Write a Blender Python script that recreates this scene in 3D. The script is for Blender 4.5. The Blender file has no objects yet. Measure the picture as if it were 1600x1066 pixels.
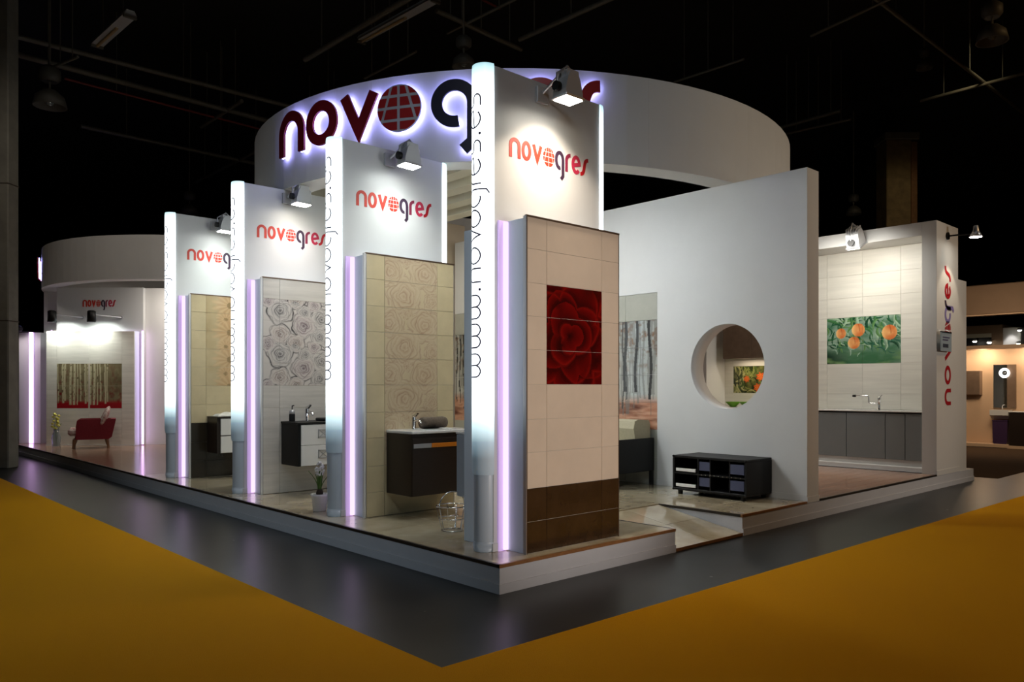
import bpy, math, random
import numpy as np
from math import sin, cos, pi, radians, sqrt, atan2

random.seed(7)
sc = bpy.context.scene
COL = sc.collection

# ------------------------------------------------------------------ camera, world, exposure, hall lights
TH = 0.8043
CAM = (-3.958, -4.6068, 1.6)
FWD = (cos(TH), sin(TH)); RGT = (sin(TH), -cos(TH))
cd = bpy.data.cameras.new('camera'); cam = bpy.data.objects.new('camera', cd); COL.objects.link(cam)
cam.location = CAM; cam.rotation_euler = (pi / 2, 0, TH - pi / 2)
cd.sensor_width = 36.0; cd.lens = 1225.7 * 36 / 1600
cd.shift_x = -0.0314; cd.shift_y = 0.0453; cd.clip_end = 300
sc.camera = cam

world = bpy.data.worlds.new('hall_dark'); sc.world = world; world.use_nodes = True
world.node_tree.nodes['Background'].inputs[0].default_value = (1.0, 0.85, 0.62, 1)
world.node_tree.nodes['Background'].inputs[1].default_value = 0.006

sc.view_settings.view_transform = 'Standard'; sc.view_settings.look = 'None'
sc.view_settings.gamma = 1; sc.view_settings.use_curve_mapping = False
sc.view_settings.exposure = 0.0

def light(name, kind, loc, power, color=(1, 1, 1), size=0.3, aim=None, size_y=None, spot=None, blend=0.5, parent=None, spread=180):
    d = bpy.data.lights.new(name, kind); d.energy = power; d.color = color
    if kind == 'AREA':
        d.size = size; d.spread = radians(spread)
        if size_y: d.shape = 'RECTANGLE'; d.size_y = size_y
    elif kind == 'SPOT':
        d.shadow_soft_size = size; d.spot_size = radians(spot or 80); d.spot_blend = blend
    else:
        d.shadow_soft_size = size
    o = bpy.data.objects.new(name, d); COL.objects.link(o); o.location = loc
    if aim:
        v = (aim[0] - loc[0], aim[1] - loc[1], aim[2] - loc[2])
        from mathutils import Vector
        o.rotation_euler = Vector(v).to_track_quat('-Z', 'Y').to_euler()
    if parent: o.parent = parent
    return o

# unseen spots outside the frame: hall lamps, lamps across the aisle, and added fills
light('unseen_hall_spot', 'SPOT', (8.5, -7.0, 9.4), 300, (1.0, 0.54, 0.22), 0.5, aim=(5.0, -3.0, 0), spot=80, blend=1.0)
light('unseen_hall_spot', 'SPOT', (2.5, -9.0, 9.4), 220, (1.0, 0.66, 0.38), 0.5, aim=(0.8, -4.0, 0), spot=80, blend=1.0)
light('unseen_hall_spot', 'SPOT', (-7.5, 5.0, 9.4), 270, (1.0, 0.98, 0.86), 0.5, aim=(-4.0, 4.5, 0), spot=80, blend=1.0)
light('unseen_hall_spot', 'SPOT', (13.0, -7.0, 9.4), 560, (1.0, 0.62, 0.28), 0.5, aim=(10.0, 1.0, 2.5), spot=80, blend=1.0)
light('unseen_hall_spot', 'SPOT', (-6.0, -6.0, 9.4), 520, (0.84, 0.92, 1.0), 0.6, aim=(3.4, 3.4, 4.6), spot=62, blend=1.0)  # cool fill behind the camera, added to brighten the ring
light('unseen_hall_spot', 'SPOT', (15.0, 0.5, 9.8), 420, (1.0, 0.82, 0.5), 0.4, aim=(21.4, 5.3, 7.2), spot=24, blend=1.0)  # added to lift the clad pillar out of the dark
light('unseen_aisle_spot', 'SPOT', (-9.5, 1.0, 2.6), 300, (0.66, 0.84, 1.0), 0.3, aim=(0.0, 4.0, 0.9), spot=62, blend=0.9)  # cool fill added to brighten the left-facing sides
light('unseen_hall_spot', 'SPOT', (5.0, -10.0, 9.4), 760, (1.0, 0.90, 0.74), 0.5, aim=(6.6, 1.2, 4.7), spot=34, blend=1.0)  # fill added to brighten the right part of the ring
light('unseen_aisle_spot', 'SPOT', (1.5, -10.0, 2.0), 1900, (1.0, 0.90, 0.82), 0.25, aim=(0.95, 0.1, 1.6), spot=25, blend=0.9)
light('unseen_aisle_spot', 'SPOT', (9.5, -9.0, 3.2), 640, (1.0, 0.92, 0.82), 0.25, aim=(8.1, 0.1, 1.9), spot=50, blend=0.9)

# ------------------------------------------------------------------ materials
def lin(c):
    return tuple(((x / 255) / 12.92 if x <= 10 else (((x / 255) + 0.055) / 1.055) ** 2.4) for x in c)
def rgb(*c): return lin(c) + (1,)
MATS = {}
def mat(name, col, rough=0.5, metal=0.0, spec=0.5, emit=None, estr=0.0, noise=0.0, nscale=20.0, bump=0.0, coat=0.0, attr=False, stretch=None, col2=None):
    m = bpy.data.materials.new(name); m.use_nodes = True; nt = m.node_tree; N = nt.nodes; L = nt.links
    b = N['Principled BSDF']
    b.inputs['Base Color'].default_value = col; b.inputs['Roughness'].default_value = rough
    b.inputs['Metallic'].default_value = metal; b.inputs['Specular IOR Level'].default_value = spec
    b.inputs['Coat Weight'].default_value = coat
    if emit: b.inputs['Emission Color'].default_value = emit; b.inputs['Emission Strength'].default_value = estr
    if attr:
        a = N.new('ShaderNodeVertexColor'); a.layer_name = 'Col'; L.new(a.outputs[0], b.inputs['Base Color'])
    if noise > 0 or bump > 0:
        tc = N.new('ShaderNodeTexCoord'); mp = N.new('ShaderNodeMapping')
        L.new(tc.outputs['Object'], mp.inputs[0])
        if stretch: mp.inputs['Scale'].default_value = stretch
        oi = N.new('ShaderNodeObjectInfo'); ml = N.new('ShaderNodeMath'); ml.operation = 'MULTIPLY'; ml.inputs[1].default_value = 37.0
        L.new(oi.outputs['Random'], ml.inputs[0])
        cb = N.new('ShaderNodeCombineXYZ'); L.new(ml.outputs[0], cb.inputs[0]); L.new(ml.outputs[0], cb.inputs[2]); L.new(cb.outputs[0], mp.inputs['Location'])
        t = N.new('ShaderNodeTexNoise'); t.inputs['Scale'].default_value = nscale; t.inputs['Detail'].default_value = 6; t.inputs['Roughness'].default_value = 0.6
        L.new(mp.outputs[0], t.inputs['Vector'])
        if noise > 0 and not attr:
            r = N.new('ShaderNodeValToRGB'); r.color_ramp.elements[0].position = 0.32; r.color_ramp.elements[1].position = 0.68
            c2 = col2 or tuple(x * (1 - noise) for x in col[:3]) + (1,)
            r.color_ramp.elements[0].color = c2; r.color_ramp.elements[1].color = col
            L.new(t.outputs[0], r.inputs[0]); L.new(r.outputs[0], b.inputs['Base Color'])
        if bump > 0:
            bp = N.new('ShaderNodeBump'); bp.inputs['Strength'].default_value = bump; bp.inputs['Distance'].default_value = 0.01
            L.new(t.outputs[0], bp.inputs['Height']); L.new(bp.outputs[0], b.inputs['Normal'])
    MATS[name] = m
    return m

M_white = mat('white_paint', rgb(212, 212, 210), 0.55, noise=0.03, nscale=3, bump=0.02)
M_plinth = mat('plinth_paint', rgb(200, 202, 208), 0.5, noise=0.05, nscale=4)
M_fin = mat('panel_paint', rgb(205, 206, 206), 0.45, noise=0.02, nscale=3)
M_side = mat('grey_blue_paint', rgb(206, 220, 232), 0.4, noise=0.03, nscale=3)
M_box = mat('diffuser_housing', rgb(184, 196, 208), 0.35)
M_concrete = mat('concrete', rgb(118, 116, 106), 0.8, noise=0.3, nscale=3, bump=0.2)
M_floor = mat('hall_floor', rgb(38, 40, 40), 0.32, spec=0.2, noise=0.45, nscale=1.3, bump=0.05)
def scuffs(m):      # pale scuffs and paint specks on the concrete
    nt = m.node_tree; N = nt.nodes; L = nt.links; b = N['Principled BSDF']; src = b.inputs['Base Color'].links[0].from_socket
    tc = N.new('ShaderNodeTexCoord'); v = N.new('ShaderNodeTexVoronoi'); v.inputs['Scale'].default_value = 2.6; L.new(tc.outputs['Object'], v.inputs['Vector'])
    n = N.new('ShaderNodeTexNoise'); n.inputs['Scale'].default_value = 9; L.new(tc.outputs['Object'], n.inputs['Vector'])
    a = N.new('ShaderNodeMath'); a.operation = 'MULTIPLY_ADD'; a.inputs[1].default_value = 0.12; L.new(n.outputs[0], a.inputs[0]); L.new(v.outputs['Distance'], a.inputs[2])
    r = N.new('ShaderNodeValToRGB'); r.color_ramp.elements[0].position = 0.085; r.color_ramp.elements[0].color = (1, 1, 1, 1); r.color_ramp.elements[1].position = 0.10; r.color_ramp.elements[1].color = (0, 0, 0, 1)
    L.new(a.outputs[0], r.inputs[0]); mx = N.new('ShaderNodeMix'); mx.data_type = 'RGBA'; L.new(r.outputs[0], mx.inputs[0]); L.new(src, mx.inputs[6]); mx.inputs[7].default_value = rgb(130, 130, 124); L.new(mx.outputs[2], b.inputs['Base Color'])
scuffs(M_floor)
M_carpet = mat('ochre_carpet', rgb(200, 142, 2), 0.95, spec=0.1, noise=0.14, nscale=160, bump=0.5)
M_brown_carpet = mat('brown_carpet', rgb(80, 62, 46), 0.95, spec=0.1, noise=0.2, nscale=60)
M_ceil = mat('black_ceiling', rgb(22, 22, 20), 0.9, noise=0.3, nscale=1)
M_steel = mat('dull_steel', rgb(108, 104, 92), 0.6, metal=0.3, noise=0.2, nscale=5)
M_redpipe = mat('red_pipe', rgb(120, 36, 30), 0.5)
M_chrome = mat('chrome', rgb(225, 226, 228), 0.12, metal=1)
M_alu = mat('aluminium', rgb(190, 192, 196), 0.3, metal=0.7)
M_lampgrey = mat('lamp_housing', rgb(180, 182, 184), 0.4, metal=0.2)
M_black = mat('black_plastic', rgb(13, 13, 14), 0.5, spec=0.3)
M_wenge = mat('wenge', rgb(44, 34, 28), 0.35, noise=0.4, nscale=12, stretch=(1, 1, 12))
M_whitegloss = mat('white_gloss', rgb(228, 228, 226), 0.15)
M_greyfront = mat('grey_front', rgb(122, 128, 130), 0.4, noise=0.06, nscale=2)
M_orange = mat('orange_handle', rgb(206, 122, 30), 0.35)
M_towel = mat('taupe_towel', rgb(110, 98, 86), 0.95, noise=0.3, nscale=60, bump=0.6)
M_whitetowel = mat('white_towel', rgb(220, 218, 210), 0.95, noise=0.1, nscale=60, bump=0.6)
M_leaf = mat('green_leaf', rgb(84, 120, 44), 0.5, noise=0.3, nscale=20)
M_bloom = mat('white_bloom', rgb(226, 226, 222), 0.7)
M_yellow = mat('yellow_bloom', rgb(206, 200, 92), 0.6)
M_soil = mat('dark_soil', rgb(50, 40, 30), 0.9)
M_glass = mat('clear_glass', rgb(215, 225, 230), 0.05); MATS['clear_glass'].node_tree.nodes['Principled BSDF'].inputs['Transmission Weight'].default_value = 0.85
M_redfab = mat('crimson_fabric', rgb(112, 8, 26), 0.85, noise=0.2, nscale=40, bump=0.3)
M_pattern = mat('patterned_fabric', rgb(216, 206, 196), 0.85, noise=0.6, nscale=14, col2=rgb(130, 40, 40))
M_woodleg = mat('turned_wood', rgb(122, 88, 58), 0.4, noise=0.3, nscale=10)
M_beige = mat('beige_upholstery', rgb(186, 178, 150), 0.7, noise=0.1, nscale=30, bump=0.2)
M_beigewall = mat('beige_wall', rgb(190, 176, 154), 0.7, noise=0.04, nscale=2)
M_slat = mat('pale_slat', rgb(206, 202, 182), 0.6)
M_bluepanel = mat('slate_blue_panel', rgb(72, 77, 104), 0.5)
M_warmwall = mat('warm_wall', rgb(214, 180, 146), 0.7, noise=0.03, nscale=2)
M_brown = mat('brown_gloss', rgb(120, 100, 84), 0.2, noise=0.2, nscale=6)
M_fascia = mat('brown_fascia', rgb(142, 116, 92), 0.7, noise=0.1, nscale=3)
M_purple = mat('aubergine_plastic', rgb(64, 42, 76), 0.4)
M_mirror = mat('mirror_glass', rgb(200, 205, 205), 0.03, metal=1)
M_edge = mat('brown_edge_trim', rgb(150, 104, 62), 0.4, noise=0.3, nscale=10)
M_darkedge = mat('dark_edge_trim', rgb(40, 34, 28), 0.4)
M_bronze = mat('bronze_profile', rgb(112, 92, 76), 0.3, metal=0.6)
M_joint = mat('grey_joint', rgb(196, 186, 172), 0.8)
M_green = mat('lime_green', rgb(96, 150, 30), 0.4)
M_txt = mat('lettering_violet', rgb(74, 66, 104), 0.5)
M_sign_red = mat('sign_maroon', rgb(120, 22, 34), 0.4)
M_sign_navy = mat('sign_navy', rgb(36, 36, 54), 0.4)
M_sign_brightred = mat('sign_red', rgb(160, 34, 36), 0.4)
M_sign_silver = mat('sign_silver', rgb(176, 180, 192), 0.35)
M_logo_orange = mat('logo_orange', rgb(190, 44, 20), 0.5)
M_logo_plum = mat('logo_plum', rgb(52, 32, 56), 0.5)
M_logo_wine = mat('logo_wine', rgb(120, 30, 60), 0.5)
M_logo_pink = mat('logo_pink', rgb(178, 40, 70), 0.5)
M_logo_red = mat('logo_red', rgb(170, 14, 28), 0.5)
M_logo_violet = mat('logo_violet', rgb(130, 118, 176), 0.5)
M_signplate = mat('grey_sign_plate', rgb(150, 166, 178), 0.4)
M_kitchenfloor = None
# tile bodies
M_t_beige = mat('beige_marble', rgb(222, 204, 184), 0.16, noise=0.10, nscale=2.2, coat=0.3)
M_t_dark = mat('dark_brown_marble', rgb(66, 48, 32), 0.14, noise=0.4, nscale=4, coat=0.3)
M_t_cream = mat('cream_marble', rgb(214, 200, 162), 0.14, noise=0.16, nscale=3, coat=0.3)
M_t_white = mat('white_veined_marble', rgb(222, 217, 208), 0.12, noise=0.2, nscale=2.0, coat=0.3, stretch=(0.5, 0.5, 6))
M_t_wave = mat('white_wave_tile', rgb(224, 222, 212), 0.38, noise=0.16, nscale=1.6, coat=0.0, stretch=(0.45, 0.45, 8))
M_t_black = mat('black_brown_tile', rgb(50, 44, 34), 0.14, noise=0.3, nscale=3, coat=0.3)
M_t_stone = mat('grey_stone_tile', rgb(172, 172, 160), 0.3, noise=0.12, nscale=5)
M_print = mat('printed_glaze', (1, 1, 1, 1), 0.2, coat=0.2, attr=True)
M_gloss = mat('printed_gloss', (1, 1, 1, 1), 0.06, coat=0.5, attr=True)
M_ftile = mat('polished_floor_tile', rgb(206, 196, 170), 0.07, noise=0.28, nscale=1.6, coat=0.3, col2=rgb(162, 146, 116))
M_plank = mat('brown_floor_plank', rgb(172, 136, 112), 0.16, noise=0.3, nscale=2.0, stretch=(0.8, 9, 1), col2=rgb(134, 100, 80))

def emis(name, col, strength):
    m = bpy.data.materials.new(name); m.use_nodes = True; nt = m.node_tree
    for n in list(nt.nodes): nt.nodes.remove(n)
    e = nt.nodes.new('ShaderNodeEmission'); e.inputs[0].default_value = col; e.inputs[1].default_value = strength
    o = nt.nodes.new('ShaderNodeOutputMaterial'); nt.links.new(e.outputs[0], o.inputs[0])
    MATS[name] = m
    return m
M_led = emis('led_lilac', (0.93, 0.70, 1.0, 1), 1.25)
M_led_far = emis('led_lilac_far', (0.86, 0.52, 1.0, 1), 3.4)
M_ledprofile = mat('lilac_diffuser', rgb(200, 180, 222), 0.4, emit=(0.76, 0.5, 1.0, 1), estr=0.4)
M_halo = emis('halo_blue_white', (0.36, 0.36, 1.0, 1), 14.0)
M_lampglass = emis('lamp_glass', (1.0, 0.93, 0.8, 1), 40.0)
M_lampcool = emis('lamp_glass_cool', (0.95, 1.0, 0.95, 1), 40.0)
M_ring_light = emis('ring_light', (1.0, 1.0, 1.0, 1), 6.0)
M_warmglow = emis('warm_bulb', (1.0, 0.75, 0.45, 1), 14.0)
M_bulb_off = mat('unlit_tube', rgb(176, 150, 106), 0.5)

# the diffuser glows where the tubes stand behind it and dies away past their ends (local z of the diffuser)
def diffuser_mat():
    m = bpy.data.materials.new('opal_diffuser'); m.use_nodes = True; nt = m.node_tree; N = nt.nodes; L = nt.links
    b = N['Principled BSDF']; b.inputs['Base Color'].default_value = rgb(196, 208, 216); b.inputs['Roughness'].default_value = 0.35
    tc = N.new('ShaderNodeTexCoord'); sx = N.new('ShaderNodeSeparateXYZ'); L.new(tc.outputs['Object'], sx.inputs[0])
    mr = N.new('ShaderNodeMapRange'); mr.inputs[1].default_value = 0.0; mr.inputs[2].default_value = 3.4; L.new(sx.outputs[2], mr.inputs[0])
    r = N.new('ShaderNodeValToRGB'); cr = r.color_ramp
    cr.elements[0].position = 0.03; cr.elements[0].color = (0.01, 0.02, 0.028, 1)
    cr.elements[1].position = 1.0; cr.elements[1].color = (0.24, 0.42, 0.46, 1)
    for p, c in ((0.07, (0.09, 0.14, 0.17, 1)), (0.12, (0.5, 0.66, 0.7, 1)), (0.16, (1.25, 1.35, 1.4, 1)), (0.93, (1.25, 1.35, 1.4, 1)), (0.975, (0.55, 0.72, 0.75, 1))):
        e = cr.elements.new(p); e.color = c
    L.new(mr.outputs[0], r.inputs[0]); L.new(r.outputs[0], b.inputs['Emission Color']); b.inputs['Emission Strength'].default_value = 1.7
    MATS['opal_diffuser'] = m
    return m
M_diff = diffuser_mat()

# ------------------------------------------------------------------ mesh helpers
class MB:
    def __init__(s): s.v = []; s.f = []; s.sm = []
    def add(s, vs, fs, smooth=False):
        o = len(s.v); s.v += [tuple(p) for p in vs]; s.f += [tuple(i + o for i in f) for f in fs]; s.sm += [smooth] * len(fs); return s
    def box(s, x0, x1, y0, y1, z0, z1, ch=0.0):
        if ch <= 0:
            vs = [(x, y, z) for z in (z0, z1) for y in (y0, y1) for x in (x0, x1)]
            return s.add(vs, [(0, 2, 3, 1), (4, 5, 7, 6), (0, 1, 5, 4), (2, 6, 7, 3), (0, 4, 6, 2), (1, 3, 7, 5)])
        c = min(ch, (x1 - x0) / 3, (y1 - y0) / 3, (z1 - z0) / 3)
        lo = (x0, y0, z0); hi = (x1, y1, z1); vs = []; idx = {}
        for sx in (0, 1):
            for sy in (0, 1):
                for sz in (0, 1):
                    k = (sx, sy, sz)
                    full = [(lo, hi)[k[i]][i] for i in range(3)]
                    ins = [full[i] + (c if k[i] == 0 else -c) for i in range(3)]
                    for a in range(3):
                        p = list(ins); p[a] = full[a]; idx[(k, a)] = len(vs); vs.append(tuple(p))
        fs = []
        for a in range(3):
            b, d = [i for i in range(3) if i != a]
            for e in (0, 1):
                ks = []
                for (p, q) in ((0, 0), (1, 0), (1, 1), (0, 1)):
                    k = [0, 0, 0]; k[a] = e; k[b] = p; k[d] = q; ks.append(tuple(k))
                f = [idx[(k, a)] for k in ks]; fs.append(f)
            for p in (0, 1):
                for q in (0, 1):
                    k0 = [0, 0, 0]; k0[b] = p; k0[d] = q; k1 = list(k0); k1[a] = 1; k0 = tuple(k0); k1 = tuple(k1)
                    fs.append([idx[(k0, b)], idx[(k1, b)], idx[(k1, d)], idx[(k0, d)]])
        for sx in (0, 1):
            for sy in (0, 1):
                for sz in (0, 1):
                    k = (sx, sy, sz); fs.append([idx[(k, 0)], idx[(k, 1)], idx[(k, 2)]])
        return s.add(vs, fs)
    def tube(s, pts, r, n=10, cap=True):
        from mathutils import Vector
        pts = [Vector(p) for p in pts]; rs = r if isinstance(r, (list, tuple)) else [r] * len(pts)
        vs = []; up = None
        for i, p in enumerate(pts):
            t = (pts[min(i + 1, len(pts) - 1)] - pts[max(i - 1, 0)]).normalized()
            if up is None:
                up = Vector((0, 0, 1)) if abs(t.z) < 0.9 else Vector((1, 0, 0))
            a = t.cross(up)
            if a.length < 1e-4: a = t.cross(Vector((0, 1, 0)))
            a.normalize(); b = t.cross(a).normalized(); up = -b if b.dot(up) < 0 else b
            up = a.cross(t)
            for k in range(n):
                an = 2 * pi * k / n; q = p + a * (cos(an) * rs[i]) + b * (sin(an) * rs[i]); vs.append(tuple(q))
        fs = [(i * n + k, i * n + (k + 1) % n, (i + 1) * n + (k + 1) % n, (i + 1) * n + k) for i in range(len(pts) - 1) for k in range(n)]
        s.add(vs, fs, True)
        if cap:
            s.add([vs[k] for k in range(n)], [tuple(range(n - 1, -1, -1))]); s.add(vs[-n:], [tuple(range(n))])
        return s
    def lathe(s, prof, c=(0, 0, 0), n=20, axis='z', smooth=True):
        vs = []
        for (r, z) in prof:
            for k in range(n):
                a = 2 * pi * k / n
                p = (r * cos(a), r * sin(a), z)
                if axis == 'x': p = (z, r * cos(a), r * sin(a))
                if axis == 'y': p = (r * cos(a), z, r * sin(a))
                vs.append((p[0] + c[0], p[1] + c[1], p[2] + c[2]))
        m = len(prof)
        fs = [(i * n + k, i * n + (k + 1) % n, (i + 1) * n + (k + 1) % n, (i + 1) * n + k) for i in range(m - 1) for k in range(n)]
        s.add(vs, fs, smooth)
        s.add(vs[:n], [tuple(range(n - 1, -1, -1))]); s.add(vs[-n:], [tuple(range(n))])
        return s
    def prism(s, poly, h0, h1, axis='z'):
        n = len(poly)
        def P(p, h):
            return {'z': (p[0], p[1], h), 'y': (p[0], h, p[1]), 'x': (h, p[0], p[1])}[axis]
        vs = [P(p, h0) for p in poly] + [P(p, h1) for p in poly]
        fs = [tuple(range(n - 1, -1, -1)), tuple(range(n, 2 * n))] + [(i, (i + 1) % n, n + (i + 1) % n, n + i) for i in range(n)]
        return s.add(vs, fs)
    def ellipsoid(s, c, r, n=12, m=8):
        prof = [(sin(pi * i / m) or 1e-4, -cos(pi * i / m)) for i in range(m + 1)]
        vs = []
        for (q, z) in prof:
            for k in range(n):
                a = 2 * pi * k / n; vs.append((c[0] + r[0] * q * cos(a), c[1] + r[1] * q * sin(a), c[2] + r[2] * z))
        fs = [(i * n + k, i * n + (k + 1) % n, (i + 1) * n + (k + 1) % n, (i + 1) * n + k) for i in range(m) for k in range(n)]
        return s.add(vs, fs, True)
    def mesh(s, name, m=None):
        me = bpy.data.meshes.new(name); me.from_pydata(s.v, [], s.f)
        if any(s.sm): me.polygons.foreach_set('use_smooth', s.sm)
        import bmesh
        bm = bmesh.new(); bm.from_mesh(me); bmesh.ops.recalc_face_normals(bm, faces=bm.faces); bm.to_mesh(me); bm.free()
        if m: me.materials.append(m)
        return me
    def obj(s, name, m, parent=None, loc=None, rotz=0.0):
        o = bpy.data.objects.new(name, s.mesh(name, m)); COL.objects.link(o)
        if parent: o.parent = parent
        if loc: o.location = loc
        if rotz: o.rotation_euler.z = rotz
        return o

def inst(name, me, parent=None, loc=(0, 0, 0)):
    o = bpy.data.objects.new(name, me); COL.objects.link(o); o.location = loc
    if parent: o.parent = parent
    return o
def tag(o, label=None, cat=None, group=None, kind=None):
    if label: o['label'] = label
    if cat: o['category'] = cat
    if group: o['group'] = group
    if kind: o['kind'] = kind
    return o
def thing(name, label, cat, loc=(0, 0, 0), rotz=0.0, group=None):
    o = bpy.data.objects.new(name, None); COL.objects.link(o); o.location = loc; o.rotation_euler.z = rotz; o.empty_display_size = 0.1
    return tag(o, label, cat, group)
def bx(name, m, parent, x0, x1, y0, y1, z0, z1, ch=0.0):
    return MB().box(x0, x1, y0, y1, z0, z1, ch).obj(name, m, parent)

# ------------------------------------------------------------------ numpy print functions -> colour attribute of a fine grid
def vnoise(x, y, seed=0):
    def h(i, j):
        n = (i * 374761393 + j * 668265263 + seed * 974711) & 0x7fffffff
        n = ((n ^ (n >> 13)) * 1274126177) & 0x7fffffff
        return ((n ^ (n >> 16)) & 0xffff) / 65535.0
    xi = np.floor(x).astype(np.int64); yi = np.floor(y).astype(np.int64); fx = x - xi; fy = y - yi
    fx = fx * fx * (3 - 2 * fx); fy = fy * fy * (3 - 2 * fy)
    return (h(xi, yi) * (1 - fx) + h(xi + 1, yi) * fx) * (1 - fy) + (h(xi, yi + 1) * (1 - fx) + h(xi + 1, yi + 1) * fx) * fy
def fbm(x, y, seed=0, o=4):
    s = 0; a = 0.5
    for i in range(o): s = s + a * vnoise(x * 2 ** i, y * 2 ** i, seed + i); a *= 0.5
    return s / (1 - 0.5 ** o)
def C3(c): return np.array(lin(c))
def mixc(a, b, t): t = np.clip(t, 0, 1)[..., None]; return a * (1 - t) + b * t

def petals(d, a, i, K, amp=0.16):
    """scalloped petal rims: (line strength, shade 0..1 inside each petal band)"""
    line = np.zeros(d.shape); inner = np.zeros(d.shape); outer = np.full(d.shape, 9.0)
    for k in range(1, K + 1):
        m = 2 + (k + 1) // 2; ph = k * 2.4 + i * 1.3
        Rk = (k / K) ** 0.9 * (1 + amp * (np.abs(np.sin(m * (a + ph) / 2)) - 0.6)) + 0.06 * np.sin(a + ph * 1.7) * (1 - k / K)
        gap = 0.55 + 0.45 * np.sin(a * 1.0 + ph * 2.1)
        line = np.maximum(line, np.exp(-((d - Rk) / (0.028 + 0.01 * (k == K))) ** 2) * (gap if k < K else 1))
        inner = np.where((Rk < d) & (Rk > inner), Rk, inner); outer = np.where((Rk >= d) & (Rk < outer), Rk, outer)
    t = np.clip((d - inner) / np.maximum(outer - inner, 0.02), 0, 1)
    return line, np.where(outer > 8, 0.5, t)
def p_red_rose(u, v):
    x = (u - 0.40) * 0.69; y = (v - 0.50) * 0.83
    x = x + 0.05 * (fbm(u * 3, v * 3, 3) - 0.5); y = y + 0.05 * (fbm(u * 3, v * 3, 13) - 0.5)
    d = np.sqrt(x * x + y * y) / 0.56; a = np.arctan2(y, x)
    ln, t = petals(d, a, np.full(u.shape, 2), 5, 0.4)
    c = mixc(C3((36, 6, 5)), C3((118, 11, 8)), t ** 0.9)
    c = mixc(c, C3((160, 26, 18)), ln * 0.4)
    n = fbm(u * 4, v * 5, 9); c = mixc(c, C3((40, 8, 6)), (n - 0.5) * 2.6)
    return mixc(c, C3((60, 12, 6)), np.clip((v - 0.86) * 8, 0, 1) * np.clip((u - 0.55) * 6, 0, 1) * 0.8)

def rose_field(x, y, roses):
    """nearest rose: returns normalised distance, angle, index"""
    best = np.full(x.shape, 9.0); th = np.zeros(x.shape); idx = np.zeros(x.shape, int)
    for i, (cx, cy, R) in enumerate(roses):
        dx = x - cx; dy = y - cy; a = np.arctan2(dy, dx)
        d = np.sqrt(dx * dx + dy * dy * 1.15) / (R * (1 + 0.07 * np.sin(5 * a + i * 1.7) + 0.05 * np.sin(3 * a + i)))
        m = d < best; best = np.where(m, d, best); th = np.where(m, a, th); idx = np.where(m, i, idx)
    return best, th, idx
def p_line_rose(X, Z):
    # X metres from the left of the tile, Z metres down from the top of the printed band
    per = 0.562; base = [(200, 365, 118), (405, 480, 112), (200, 560, 92), (415, 362, 66), (330, 285, 62), (100, 290, 62), (495, 300, 66), (565, 415, 105), (335, 628, 84), (100, 632, 62), (545, 565, 84), (690, 350, 100), (660, 520, 80), (610, 250, 60)]
    ro = []
    for k in (-1, 0, 1, 2):
        for (a, b, R) in base: ro.append(((a - 64) * 0.00161, (b - 266) * 0.00154 + k * per, R * 0.00158))
    nx = X + 0.012 * (vnoise(X * 30, Z * 30, 1) - 0.5); nz = Z + 0.012 * (vnoise(X * 30, Z * 30, 2) - 0.5)
    d, a, i = rose_field(nx, nz, ro)
    base_c = C3((206, 199, 192))
    hue = (i % 14)
    tint = np.where(((hue == 1) | (hue == 5) | (hue == 6) | (hue == 9))[..., None], C3((150, 112, 126)), np.where(((hue == 2) | (hue == 8))[..., None], C3((176, 146, 128)), C3((120, 120, 120))))
    ln, t = petals(d / 0.92, a, i, 5, 0.2)
    c = mixc(base_c * np.ones(d.shape + (1,)), C3((226, 220, 212)), t * 0.6)
    c = mixc(c, tint, (1 - t) * np.clip(1.05 - d, 0, 1) * 0.75)
    c = mixc(c, tint * 0.28, ln * np.clip(1.35 - d, 0, 1))
    c = mixc(c, C3((84, 80, 84)), np.clip(1 - d / 0.5, 0, 1) * (1 - t) * 0.8)
    edge = np.exp(-((d - 0.97) / 0.055) ** 2) * (0.7 + 0.35 * np.sin(a * 2 + i))
    return mixc(c, C3((38, 36, 40)), edge * 0.95)
def p_beige_rose(X, Z, w):
    per = 0.56
    base = [(0.50, 0.16, 0.20), (0.24, 0.42, 0.22), (0.06, 0.16, 0.18), (0.60, 0.46, 0.11), (0.28, 0.05, 0.07)]
    ro = [(a * w / 0.67, b + k * per, R) for k in range(-1, 7) for (a, b, R) in base]
    nx = X + 0.02 * (vnoise(X * 14, Z * 14, 4) - 0.5); nz = Z + 0.02 * (vnoise(X * 14, Z * 14, 5) - 0.5)
    d, a, i = rose_field(nx, nz, ro)
    c = mixc(C3((198, 182, 146)), C3((214, 200, 168)), fbm(X * 3, Z * 3, 8))
    ln, t = petals(d / 1.05, a, i, 6, 0.2)
    m = (d < 1.08).astype(float)
    c = mixc(c, C3((166, 126, 104)), (1 - t) * m * np.clip(1.25 - d, 0.2, 1) * 0.5)
    c = mixc(c, C3((212, 194, 172)), t * m * 0.35)
    return mixc(c, C3((140, 96, 80)), ln * m * 0.45)
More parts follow.
